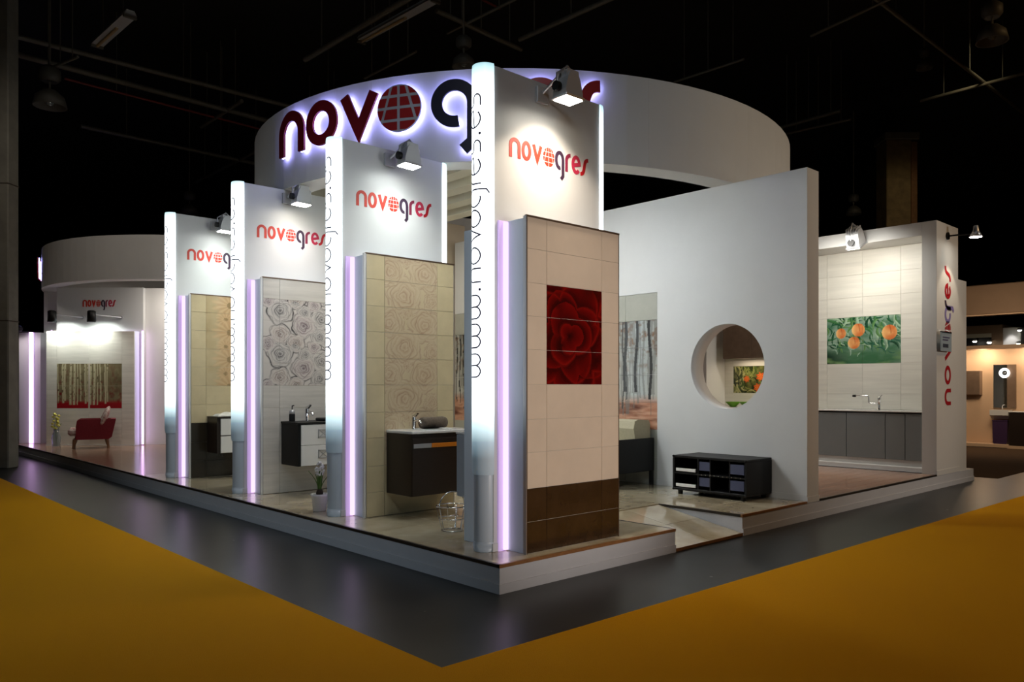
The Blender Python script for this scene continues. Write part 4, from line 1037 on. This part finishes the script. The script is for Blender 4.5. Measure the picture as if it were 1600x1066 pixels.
# ------------------------------------------------------------------ furniture
# black media unit
tv = thing('media_unit', 'black media unit with blue panels below the round opening', 'cabinet', (4.575, 1.01, ZT))
X0, X1, Y0, Y1 = -0.29, 0.285, -0.545, 0.545
Z0, Z1 = 0.055, 0.50
bx('top', M_black, tv, X0, X1, Y0, Y1, Z1 - 0.03, Z1, 0.004); bx('bottom', M_black, tv, X0, X1, Y0, Y1, Z0, Z0 + 0.03, 0.004)
for y in (Y0, Y1 - 0.03): bx('side_panel', M_black, tv, X0, X1, y, y + 0.03, Z0 + 0.03, Z1 - 0.03)
bx('back_panel', M_black, tv, X1 - 0.02, X1, Y0 + 0.03, Y1 - 0.03, Z0 + 0.03, Z1 - 0.03)
bx('middle_rail', M_black, tv, X0 + 0.004, X1 - 0.02, Y0 + 0.03, Y1 - 0.03, 0.265, 0.285)
for y in (0.16, -0.02, -0.30): bx('divider', M_black, tv, X0 + 0.01, X1 - 0.02, y - 0.008, y + 0.008, Z0 + 0.03, Z1 - 0.03)
for z in (Z0 + 0.035, 0.287):
    bx('white_shelf_edge', M_whitegloss, tv, X0 + 0.006, X0 + 0.03, 0.20, 0.50, z + 0.01, z + 0.05, 0.003)
    bx('blue_panel', M_bluepanel, tv, X0 + 0.02, X0 + 0.03, -0.01, 0.15, z + 0.04, z + 0.15)
    bx('blue_panel', M_bluepanel, tv, X0 + 0.012, X0 + 0.024, -0.50, -0.31, z + 0.03, z + 0.15)
for i in range(10):
    MB().lathe([(0.006, -0.004), (0.006, 0.0)], c=(X0 + 0.003, 0.10 - i * 0.062, 0.275), n=8, axis='x').obj('stud', M_chrome, tv)
for y in (Y0 + 0.012, Y1 - 0.012):
    for z in (Z0 + 0.012, Z1 - 0.012): MB().ellipsoid((X0, y, z), (0.016, 0.016, 0.016), 8, 6).obj('corner_cap', M_black, tv)
for x in (X0 + 0.06, X1 - 0.06):
    for y in (Y0 + 0.08, Y1 - 0.08): MB().lathe([(0.03, 0), (0.035, 0.055)], c=(x, y, 0), n=12).obj('foot', M_black, tv)

# sofa against the forest tiles
so = thing('sofa', 'black framed sofa with beige cushions in front of the forest tiles', 'sofa', (4.45, 3.25, ZT))
for y in (-0.95, 0.93):
    bx('arm_panel', M_black, so, -0.45, 0.40, y, y + 0.05, 0.20, 0.66, 0.006)
bx('back_panel', M_black, so, 0.35, 0.40, -0.9, 0.93, 0.20, 0.66); bx('seat_base', M_black, so, -0.43, 0.35, -0.9, 0.93, 0.20, 0.28)
for x in (-0.42, 0.34):
    for y in (-0.94, 0.95): bx('leg', M_black, so, x, x + 0.045, y - 0.01, y + 0.035, 0, 0.20)
for y in (-0.89, 0.02): 
    bx('seat_cushion', M_beige, so, -0.45, 0.16, y, y + 0.9, 0.28, 0.44, 0.04)
    c = MB().prism([(0.10, 0.44), (0.345, 0.44), (0.385, 0.66), (0.385, 0.86), (0.35, 0.91), (-0.12 + 0.24, 0.925), (0.05, 0.90), (0.02, 0.8)], y, y + 0.9, 'y'); c.obj('back_cushion', M_beige, so)

# vanity in front of the cream rose tiles (second fin)
def tap(x, y, z, label, s=1.0, m=None):
    m = m or M_chrome
    t = thing('basin_tap', label, 'tap', (x, y, z))
    MB().lathe([(0.028 * s, 0), (0.028 * s, 0.01), (0.024 * s, 0.015), (0.024 * s, 0.13 * s), (0.02 * s, 0.14 * s)], n=16).obj('body', m, t)
    MB().tube([(0, 0, 0.085 * s), (0, -0.06 * s, 0.105 * s), (0, -0.13 * s, 0.085 * s), (0, -0.135 * s, 0.065 * s)], 0.014 * s, 10).obj('spout', m, t)
    MB().prism([(-0.03 * s, 0.14 * s), (0.02 * s, 0.14 * s), (0.02 * s, 0.155 * s), (-0.075 * s, 0.185 * s), (-0.08 * s, 0.175 * s)], -0.012 * s, 0.012 * s, 'x').obj('lever', m, t)
    return t
y1 = TY + SP - 0.004
va = thing('vanity_cabinet', 'wenge wall hung vanity with white basin top on cream rose tiles', 'vanity', (1.05, y1, 0.47))
bx('body', M_wenge, va, -0.395, 0.40, -0.465, -0.001, 0, 0.645, 0.003)
fr = bx('drawer_front', M_wenge, va, -0.393, 0.398, -0.485, -0.467, 0.004, 0.60, 0.003)
bx('handle', M_orange, fr, -0.16, 0.37, -0.498, -0.486, 0.50, 0.545, 0.003)
bx('handle_end', M_alu, fr, -0.385, -0.16, -0.498, -0.486, 0.50, 0.545, 0.003)
bs = MB().box(-0.40, 0.405, -0.49, -0.001, 0.646, 0.676, 0.006).obj('basin_top', M_whitegloss, va)
MB().lathe([(0.19, 0.0), (0.20, 0.012), (0.185, 0.012), (0.16, 0.002)], c=(0.05, -0.24, 0.674), n=28).obj('basin_rim', M_whitegloss, va)
tap(0.93, y1 - 0.11, 1.147, 'chrome basin tap on the wenge vanity', 0.95)
rt = thing('rolled_towel', 'rolled taupe towel lying beside the tap on the wenge vanity', 'towel', (1.18, y1 - 0.12, 1.1475), radians(4))
MB().lathe([(0.03, -0.17), (0.058, -0.165), (0.064, -0.13), (0.062, 0.0), (0.064, 0.13), (0.058, 0.165), (0.03, 0.17)], c=(0, 0, 0.064), n=20, axis='x').obj('roll', M_towel, rt)
MB().tube([(0.172, 0.012 * math.cos(a) * (a / 6), 0.064 + 0.012 * math.sin(a) * (a / 6)) for a in [i * 0.6 for i in range(26)]], 0.004, 5).obj('spiral_edge', M_towel, rt)
# grey cabinet on the back of the first fin
yb = TY + 0.83
M_slate = mat('slate_front', rgb(150, 160, 172), 0.4)
gc = thing('grey_cabinet', 'slate grey cabinet on the rear of the corner panel, right of the wenge vanity', 'cabinet', (1.05, yb, 0.55))
bx('body', M_slate, gc, -0.36, 0.36, 0.001, 0.46, 0, 0.60, 0.003); bx('top', M_whitegloss, gc, -0.365, 0.365, 0.001, 0.485, 0.601, 0.622, 0.003)
bx('door', M_slate, gc, -0.358, -0.002, 0.461, 0.48, 0.004, 0.596, 0.002); bx('door', M_slate, gc, 0.002, 0.358, 0.461, 0.48, 0.004, 0.596, 0.002)
# chrome wire basket on the floor behind the corner panel
wbk = thing('wire_basket', 'chrome wire basket on the floor beside the corner panel', 'basket', (0.62, 1.42, ZT))
R = 0.15
for z, r in ((0.006, 0.10), (0.12, 0.125), (0.24, R)): MB().tube([(r * cos(a * pi / 10), r * sin(a * pi / 10), z) for a in range(21)], 0.006, 6, False).obj('hoop', M_chrome, wbk)
for k in range(10):
    a = 2 * pi * k / 10; MB().tube([(0.1 * cos(a), 0.1 * sin(a), 0.006), (0.125 * cos(a), 0.125 * sin(a), 0.12), (R * cos(a), R * sin(a), 0.24)], 0.004, 5).obj('wire', M_chrome, wbk)
MB().tube([(R * cos(a), 0, 0.24 + R * 0.9 * sin(a)) for a in [pi * i / 14 for i in range(15)]], 0.006, 6).obj('bail_handle', M_chrome, wbk)
# vanity on the line rose tiles (third fin)
y2 = TY + 2 * SP - 0.004
vb = thing('vanity_cabinet', 'black and white wall hung vanity on the line drawn rose tiles', 'vanity', (1.08, y2, 0.60))
bx('body', M_black, vb, -0.425, 0.42, -0.465, -0.001, 0, 0.53, 0.003)
for z in (0.005, 0.267):
    d = bx('drawer_front', M_whitegloss, vb, -0.39, 0.415, -0.484, -0.467, z, z + 0.258, 0.003)
    hnd = MB()
    for (x0, x1, z0, z1) in ((-0.16, -0.02, 0.09, 0.10), (-0.16, -0.02, 0.185, 0.195), (-0.16, -0.15, 0.09, 0.195), (-0.03, -0.02, 0.09, 0.195)): hnd.box(x0, x1, -0.498, -0.485, z + z0, z + z1)
    hnd.obj('handle', M_alu, d)
    MB().prism([(-0.15, z + 0.10), (-0.138, z + 0.10), (-0.03, z + 0.185), (-0.042, z + 0.185)], -0.494, -0.486, 'y').obj('handle_cross', M_alu, d)
    MB().prism([(-0.03, z + 0.10), (-0.042, z + 0.10), (-0.15, z + 0.185), (-0.138, z + 0.185)], -0.493, -0.486, 'y').obj('handle_cross', M_alu, d)
bx('basin_top', M_black, vb, -0.435, 0.425, -0.49, -0.001, 0.531, 0.56, 0.004)
bx('bowl_edge', M_black, vb, -0.03, 0.36, -0.42, -0.15, 0.56, 0.60, 0.02)
tap(0.955, y2 - 0.12, 1.161, 'chrome basin tap on the black and white vanity', 1.15)
sd = thing('soap_dispenser', 'dark soap dispenser with chrome pump on the black vanity top', 'soap dispenser', (0.735, y2 - 0.14, 1.161))
MB().lathe([(0.036, 0), (0.038, 0.01), (0.038, 0.085), (0.034, 0.095)], n=18).obj('bottle', M_black, sd)
MB().lathe([(0.034, 0.095), (0.038, 0.10), (0.036, 0.135), (0.014, 0.15)], n=18).obj('collar', M_alu, sd)
MB().tube([(0, 0, 0.15), (0, 0, 0.20), (0, -0.05, 0.205)], 0.007, 8).obj('pump', M_black, sd)
# cabinet on the daisy tiles (fourth fin)
y3 = TY + 3 * SP - 0.004
vc = thing('vanity_cabinet', 'dark cabinet with white drawers on the daisy tile panel', 'vanity', (1.03, y3, 0.61))
bx('body', M_wenge, vc, -0.38, 0.40, -0.38, -0.001, 0, 0.53, 0.003)
for z in (0.006, 0.27):
    d = bx('drawer_front', M_whitegloss, vc, -0.33, 0.395, -0.399, -0.381, z, z + 0.25, 0.003)
    MB().tube([(-0.06, -0.402, z + 0.15), (-0.06, -0.43, z + 0.15), (0.1, -0.43, z + 0.15), (0.1, -0.402, z + 0.15)], 0.007, 6).obj('handle', M_chrome, d)
bx('top', M_wenge, vc, -0.385, 0.405, -0.41, -0.001, 0.531, 0.55, 0.003)
ft = thing('folded_towel', 'crumpled white towel on the cabinet by the daisy tiles', 'towel', (0.85, y3 - 0.2, 1.16))
mb = MB(); n = 14
pts = []
for j in range(n + 1):
    for i in range(n + 1):
        u = i / n; v = j / n; e = (sin(pi * u) * sin(pi * v)) ** 0.4
        pts.append((-0.17 + 0.34 * u + 0.01 * sin(9 * v), -0.14 + 0.28 * v, 0.004 + 0.065 * e * (0.75 + 0.25 * sin(11 * u + 3 * v))))
mb.add(pts, [(j * (n + 1) + i, j * (n + 1) + i + 1, (j + 1) * (n + 1) + i + 1, (j + 1) * (n + 1) + i) for j in range(n) for i in range(n)], True)
mb.box(-0.165, 0.165, -0.135, 0.135, 0, 0.006); mb.obj('cloth', M_whitetowel, ft)
bp = tap(1.15, y3 - 0.12, 1.16, 'dark basin tap by the white towel on the daisy tile panel', 1.0)
# potted hyacinth
hy = thing('potted_hyacinth', 'white hyacinth in a white pot on the platform edge between light columns', 'potted plant', (0.30, 3.42, ZT))
MB().lathe([(0.065, 0), (0.072, 0.005), (0.09, 0.16), (0.098, 0.165), (0.098, 0.19), (0.09, 0.19), (0.084, 0.165)], n=24).obj('pot', M_whitegloss, hy)
MB().lathe([(0.085, 0.165), (0.06, 0.175)], n=20).obj('soil', M_soil, hy)
MB().lathe([(0.02, 0.165), (0.04, 0.19), (0.03, 0.23), (0.012, 0.25)], n=14).obj('bulb', M_soil, hy)
for k in range(6):
    a = 2 * pi * k / 6 + 0.3; dx, dy = cos(a), sin(a); lean = 0.05 + 0.03 * (k % 3)
    mb = MB(); vs = []
    for i in range(6):
        f = i / 5; w = 0.016 * (1 - f ** 2) + 0.002; r = 0.012 + lean * f * f; z = 0.22 + 0.22 * f * (1 - 0.12 * (k % 2))
        vs += [(dx * r - dy * w, dy * r + dx * w, z), (dx * (r + 0.006), dy * (r + 0.006), z), (dx * r + dy * w, dy * r - dx * w, z), (dx * (r - 0.004), dy * (r - 0.004), z)]
    fs = [(4 * i + j, 4 * i + (j + 1) % 4, 4 * i + 4 + (j + 1) % 4, 4 * i + 4 + j) for i in range(5) for j in range(4)] + [(0, 1, 2, 3), (20, 21, 22, 23)]
    mb.add(vs, fs, True); mb.obj('leaf', M_leaf, hy)
MB().tube([(0, 0, 0.24), (0, 0, 0.44)], 0.008, 8).obj('stalk', M_leaf, hy)
mb = MB(); rs = random.Random(5)
for i in range(60):
    f = rs.random(); a = rs.random() * 2 * pi; r = 0.045 * sin(pi * (0.15 + 0.8 * f)); mb.ellipsoid((r * cos(a), r * sin(a), 0.40 + 0.14 * f), (0.014, 0.014, 0.012), 6, 4)
mb.obj('flower_spike', M_bloom, hy)

# ------------------------------------------------------------------ far alcove under the second ring (local: x to the right, y away, z up)
def at(lat, dep, z=0.0): return (CAM[0] + FWD[0] * dep + RGT[0] * lat, CAM[1] + FWD[1] * dep + RGT[1] * lat, z)
RZ = TH - pi / 2
al = thing('alcove_display', 'far display panel with birch pictures behind the red armchair', 'display panel', at(-10.7, 18.5, ZT), RZ)
bx('main_panel', M_fin, al, -0.95, 1.12, 0.25, 0.40, 0, 3.76, 0.003)
cs = bx('tile_case', M_side, al, -1.046, 1.037, 0.0125, 0.22, 0, 2.70, 0.002)
bx('case_batten', M_side, al, -0.9, 0.9, 0.22, 0.25, 0.3, 2.5)
bx('backing_board', M_joint, cs, -1.04, 1.03, 0.004, 0.0128, 0.002, 2.70)
AX = [-1.04, -0.79, -0.03, 0.74, 1.03]; AZ = [0.03, 0.36, 0.88, 1.41, 1.93, 2.32, 2.70]
for i in range(4):
    for r in range(6):
        if i in (1, 2) and r in (2, 3): printed_tile(cs, AX[i] + (0.0 if i == 1 else 0.02), AX[i + 1] - (0.02 if i == 1 else 0.0), AZ[r], AZ[r + 1], -0.004, lambda a, b_, i=i: p_birch((a - AX[i]) / 0.77 * 0.98 + 0.37 * (i - 1), (b_ - 0.88) / 1.05), 0.014, M_print, 'birch_tile')
        else: plain_tile(cs, AX[i], AX[i + 1], AZ[r], AZ[r + 1], -0.004, M_t_white, 0.008)
bx('skirting', M_white, cs, -1.046, 1.037, -0.012, 0.0, 0, 0.03)
MB().tube([(1.13, 0.20, 0.02), (1.13, 0.20, 2.72)], 0.024, 10).obj('led_strip', M_led_far, al)
MB().tube([(-0.99, 0.236, 2.68), (0.99, 0.236, 2.68)], 0.012, 8).obj('led_strip', M_led_far, al)
MB().tube([(-1.06, 0.235, 0.02), (-1.06, 0.235, 2.74)], 0.012, 8).obj('led_strip', M_led_far, al)
def AM(u, v, T): return (-0.33 + u, 0.25 - T, 3.30 + v)
small_logo(al, AM, 0.79, 0.165, 0.032)
for (lat, l) in ((-11.45, 'left black spot lamp over the birch pictures'), (-10.53, 'right black spot lamp over the birch pictures')):
    p = at(lat, 18.25, 3.2); w = at(lat + 0.02, 18.72, 2.2)
    t = thing('spot_lamp', l, 'spot lamp', p, RZ)
    MB().lathe([(0.06, 0.19), (0.09, 0.17), (0.10, -0.08), (0.085, -0.08)], c=(0, 0, 0), n=16).obj('housing', M_black, t)
    MB().lathe([(0.084, -0.07), (0.084, -0.062)], n=16).obj('lamp_glass', M_lampcool, t)
    MB().tube([(0, 0, 0.1), (0.43, 0.48, 0.07)], 0.012, 8).obj('arm', M_alu, t); MB().lathe([(0.04, 0.47), (0.04, 0.499)], c=(0.43, 0, 0.07), n=12, axis='y').obj('rosette', M_alu, t)
    lp = light('lamp_beam', 'SPOT', (0, 0.02, -0.1), 58, (0.93, 1.0, 0.92), 0.06, spot=140, blend=0.6, parent=t); lp.rotation_euler = (radians(34), 0, 0)
# side fin at far left with its lilac strip
sf = thing('side_panel', 'narrow white panel with lilac strip beside the concrete pillar', 'display panel', at(-12.6, 19.2, ZT), RZ)
bx('panel', M_fin, sf, -0.29, 0.24, 0.05, 0.3, 0, 2.72, 0.003)
MB().tube([(0.03, 0.02, 0.01), (0.03, 0.02, 2.72)], 0.045, 10).obj('led_strip', M_led_far, sf)
bx('led_profile', M_ledprofile, sf, -0.03, 0.09, 0.035, 0.05, 0, 2.72)
light('side_panel_beam', 'SPOT', at(-12.6, 18.3, 3.2), 34, (1.0, 0.8, 0.92), 0.1, aim=at(-12.6, 19.4, 1.6), spot=90, blend=0.8)
t = thing('spot_lamp', 'small bright spot lamp above the narrow panel at far left', 'spot lamp', at(-12.8, 19.0, 3.02), RZ)
MB().lathe([(0.05, -0.12), (0.085, -0.08), (0.085, 0.10), (0.05, 0.14)], n=14, axis='x').obj('housing', M_black, t)
MB().lathe([(0.07, -0.11), (0.08, -0.06)], c=(-0.06, 0, 0), n=14, axis='y').obj('lamp_glass', M_lampglass, t)
MB().tube([(0.0, 0, -0.06), (0.2, 0.24, -0.06)], 0.012, 6).obj('arm', M_black, t)
aw = MB().box(-12.5 + 10.7, -11.55 + 10.7, 1.1, 1.25, 0, 3.76).obj('wall_left', M_white, None, at(-10.7, 18.5, ZT), RZ); tag(aw, 'white partition left of the birch picture panel', kind='structure')
aw = MB().box(1.125, 3.2, 0.36, 0.5, 0, 3.76).obj('wall_end', M_white, None, at(-10.7, 18.5, ZT), RZ); tag(aw, 'plain white partition right of the birch picture panel', kind='structure')
# armchair (faces left in the picture)
ac = thing('armchair', 'crimson armchair with turned wooden legs before the birch pictures', 'armchair', at(-10.22, 17.8, ZT + 0.004), RZ + radians(29))
mb = MB().prism([(-0.34, 0.21), (0.30, 0.21), (0.36, 0.26), (0.44, 0.64), (0.42, 0.66), (-0.26, 0.66), (-0.32, 0.63), (-0.34, 0.5)], -0.36, -0.28, 'y'); mb.obj('side_panel', M_redfab, ac)
mb = MB().prism([(-0.34, 0.21), (0.30, 0.21), (0.36, 0.26), (0.44, 0.64), (0.42, 0.66), (-0.26, 0.66), (-0.32, 0.63), (-0.34, 0.5)], 0.28, 0.36, 'y'); mb.obj('side_panel', M_redfab, ac)
mb = MB().prism([(0.24, 0.21), (0.30, 0.21), (0.36, 0.26), (0.44, 0.66), (0.34, 0.66), (0.24, 0.3)], -0.28, 0.28, 'y'); mb.obj('backrest', M_redfab, ac)
bx('seat', M_redfab, ac, -0.36, 0.26, -0.275, 0.275, 0.20, 0.30, 0.02); bx('seat_cushion', M_pattern, ac, -0.50, 0.24, -0.27, 0.27, 0.29, 0.46, 0.05)
for (x, y, sx) in ((-0.36, -0.26, -1), (-0.36, 0.26, -1), (0.26, -0.26, 1), (0.26, 0.26, 1)):
    MB().tube([(x, y, 0.21), (x + 0.01 * sx, y, 0.14), (x + 0.025 * sx, y, 0.06), (x + 0.03 * sx, y, 0.0)], [0.045, 0.04, 0.025, 0.03], 10).obj('leg', M_woodleg, ac)
cu = thing('cushion', 'white and crimson patterned cushion leaning on the armchair back', 'cushion', at(-10.00, 17.67, ZT + 0.46), RZ + radians(29))
mb = MB().ellipsoid((0, 0, 0), (0.08, 0.22, 0.24), 16, 10); mb.v = [(x * 0.9 + z * 0.36 + 0.09, y, z + 0.25) for x, y, z in mb.v]; mb.obj('pillow', M_pattern, cu)
# glass vase with yellow sprig
vs_ = thing('flower_vase', 'clear glass vase with yellow blooms left of the armchair', 'vase', at(-11.32, 18.2, ZT), RZ)
MB().lathe([(0.08, 0), (0.085, 0.01), (0.10, 0.2), (0.055, 0.36), (0.06, 0.40), (0.05, 0.40), (0.045, 0.36), (0.09, 0.2), (0.07, 0.02)], n=20).obj('glass', M_glass, vs_)
for k in range(4): MB().tube([(0, 0, 0.03), (0.02 * (k - 1.5), 0.01 * (k % 2), 0.4), (0.06 * (k - 1.2), 0.02, 0.72 - 0.06 * k)], 0.006, 6).obj('stem', M_leaf, vs_)
rs = random.Random(9)
for k in range(16):
    z = 0.42 + 0.36 * k / 16; mb = MB().ellipsoid((rs.uniform(-0.09, 0.10) + 0.06 * (z - 0.5), rs.uniform(-0.04, 0.04), z), (0.035, 0.03, 0.025), 8, 5); mb.obj('bloom', M_yellow, vs_)

# ------------------------------------------------------------------ neighbouring booth at right
XN = 19.5
wn = MB().box(XN, XN + 0.15, -0.4, 6.0, 0, 2.62).obj('wall_far', M_warmwall); tag(wn, 'warm peach lit rear wall of the neighbouring booth', kind='structure')
np_ = MB().box(19.1, XN - 0.002, 1.78, 6.0, 0, 0.10, 0.01).obj('booth_plinth', M_warmwall); tag(np_, 'low peach plinth along the neighbouring booth wall', 'plinth')
sh = MB().box(19.0, XN + 0.3, -3.0, 6.0, 2.62, 2.72, 0.01).obj('booth_canopy', M_fascia); tag(sh, 'thin brown canopy board topping the neighbouring booth wall', 'canopy')
fa = MB().box(19.5, 19.7, -4.0, 7.0, 3.585, 4.40, 0.02).obj('fascia_beam', M_fascia); tag(fa, 'deep brown fascia beam crossing high at the right edge', 'fascia')
MB().box(-0.03, 0.23, 0, 11.0, -0.03, 0.0).obj('lower_lip', M_warmwall, fa)
fa.children[0].location = (19.5, -4.0, 3.585)
wc = thing('mirror_cabinet', 'brown wall hung cabinet beside the pier in the neighbouring booth', 'cabinet', (XN, 2.75, 1.40))
bx('body', M_brown, wc, -0.22, -0.001, -0.235, 0.235, 0, 0.65, 0.004); bx('door', M_brown, wc, -0.24, -0.221, -0.23, 0.23, 0.005, 0.645, 0.004)
mr = thing('mirror', 'tall mirror with a dark side panel in the neighbouring booth', 'mirror', (XN, 1.96, 1.05))
bx('frame', M_brown, mr, -0.06, -0.001, -0.27, 0.27, 0, 1.16, 0.004); bx('mirror_glass', M_mirror, mr, -0.066, -0.061, -0.06, 0.265, 0.005, 1.155)
rl = thing('ring_lamp', 'glowing white ring lamp on the mirror in the neighbouring booth', 'lamp', (XN - 0.09, 1.955, 1.985))
MB().tube([(0, 0.10 * cos(a * pi / 12), 0.10 * sin(a * pi / 12)) for a in range(25)], 0.03, 8, False).obj('light_ring', M_ring_light, rl)
MB().lathe([(0.025, -0.01), (0.02, 0.02)], n=12, axis='x').obj('hub', M_alu, rl)
bsn = thing('wash_basin', 'white wall basin under the ring lamp mirror', 'basin', (XN, 2.0, 0.76))
MB().prism([(-0.42, 0.24), (-0.001, 0.24), (-0.001, 0.06), (-0.25, 0.0), (-0.40, 0.10)], -0.22, 0.22, 'y').obj('bowl', M_whitegloss, bsn)
MB().tube([(-0.1, 0, 0.24), (-0.1, 0, 0.36), (-0.2, 0, 0.36)], 0.014, 8).obj('tap', M_chrome, bsn)
bn = thing('waste_bin', 'dark purple tapered bin under the white basin', 'bin', (19.3, 1.99, 0.10))
MB().prism([(-0.15, 0), (0.15, 0), (0.17, 0.06), (0.18, 0.6), (-0.18, 0.6), (-0.17, 0.06)], -0.15, 0.15, 'x').obj('body', M_purple, bn)
bx('lid', M_purple, bn, -0.16, 0.16, -0.185, 0.185, 0.6, 0.63, 0.005)
dk = thing('dark_cabinet', 'dark brown floor cabinet cut by the right edge of the photo', 'cabinet', (19.2, 1.25, 0.0))
bx('body', M_wenge, dk, -0.25, 0.29, -0.5, 0.47, 0.08, 0.95, 0.004); bx('plinth', M_warmwall, dk, -0.3, 0.29, -0.52, 0.5, 0, 0.08); bx('top', M_whitegloss, dk, -0.27, 0.29, -0.52, 0.49, 0.951, 0.975, 0.004)
for y in (1.3, 2.4, 3.5): light('booth_light', 'POINT', (19.12, y, 2.50), 16, (1.0, 0.80, 0.58), 0.1)
light('booth_fill', 'AREA', (16.5, 1.5, 3.4), 60, (1.0, 0.78, 0.55), 1.0, aim=(19.5, 2.3, 1.2))
# distant block with a lit wall wash
db = thing('distant_booth', 'distant brown booth block with a lit white wall wash at the right edge', 'booth', (26.5, 4.0, 0))
bx('block', M_fascia, db, 0, 3, 0.0, 6, 0, 3.80, 0.02)
bx('side_block', M_white, db, 0.02, 3, -0.55, 0.0, 0, 3.68, 0.02)
bx('slot', M_slat, db, -0.02, 0.0, 0.35, 1.6, 3.36, 3.50); bx('slot', M_slat, db, -0.02, 0.0, 0.35, 1.6, 2.95, 3.06); bx('recess', M_black, db, -0.012, 0.0, 0.35, 1.6, 3.06, 3.36)
light('wall_wash', 'SPOT', (26.25, 3.72, 3.64), 16, (1, 0.95, 0.92), 0.05, aim=(26.55, 3.72, 2.6), spot=70, blend=0.6)
for (y, z, m, l) in ((4.77, 3.22, M_lampglass, 'left of two small lit lamps before the distant booth'), (4.30, 3.16, M_lampglass, 'right of two small lit lamps before the distant booth'), (3.37, 3.54, M_lampglass, 'small lit lamp high at the right edge'),
                     (3.41, 3.09, M_warmglow, 'warm glowing lamp at the right edge over the peach wall')):
    t = thing('spot_lamp', l, 'spot lamp', (26.1, y, z), 0)
    MB().lathe([(0.04, 0.08), (0.10, 0.0), (0.09, 0.0)], n=14).obj('shade', M_alu, t); MB().ellipsoid((0, 0, -0.01), (0.06, 0.06, 0.03), 10, 6).obj('bulb', m, t)
    MB().tube([(0, 0, 0.08), (0.38, 0, 0.1)], 0.01, 6).obj('arm', M_black, t)

# ------------------------------------------------------------------ unseen lights inside the stand, and fills added at the far ring
light('stand_ceiling_light', 'AREA', (2.6, 3.6, 4.34), 47, (0.92, 0.97, 1.0), 0.6, aim=(4.7, 1.8, 1.8), spread=125)
light('stand_ceiling_light', 'AREA', (3.0, 5.4, 4.34), 50, (1.0, 0.93, 0.8), 0.6, aim=(3.4, 5.4, 0))
light('stand_ceiling_light', 'AREA', (7.0, 2.5, 4.6), 25, (1.0, 0.92, 0.82), 0.6, aim=(7.0, 2.2, 0), spread=80)
light('far_ring_fill', 'SPOT', (-2.0, 8.0, 9.4), 480, (1.0, 0.88, 0.76), 0.5, aim=(1.2, 15.2, 4.0), spot=50, blend=1.0)  # unseen spot added to brighten the far ring
light('alcove_fill_light', 'AREA', (2.6, 14.2, 3.95), 42, (1.0, 0.9, 0.8), 0.5, aim=(2.6, 15.6, 0))  # hidden light added to brighten the alcove walls
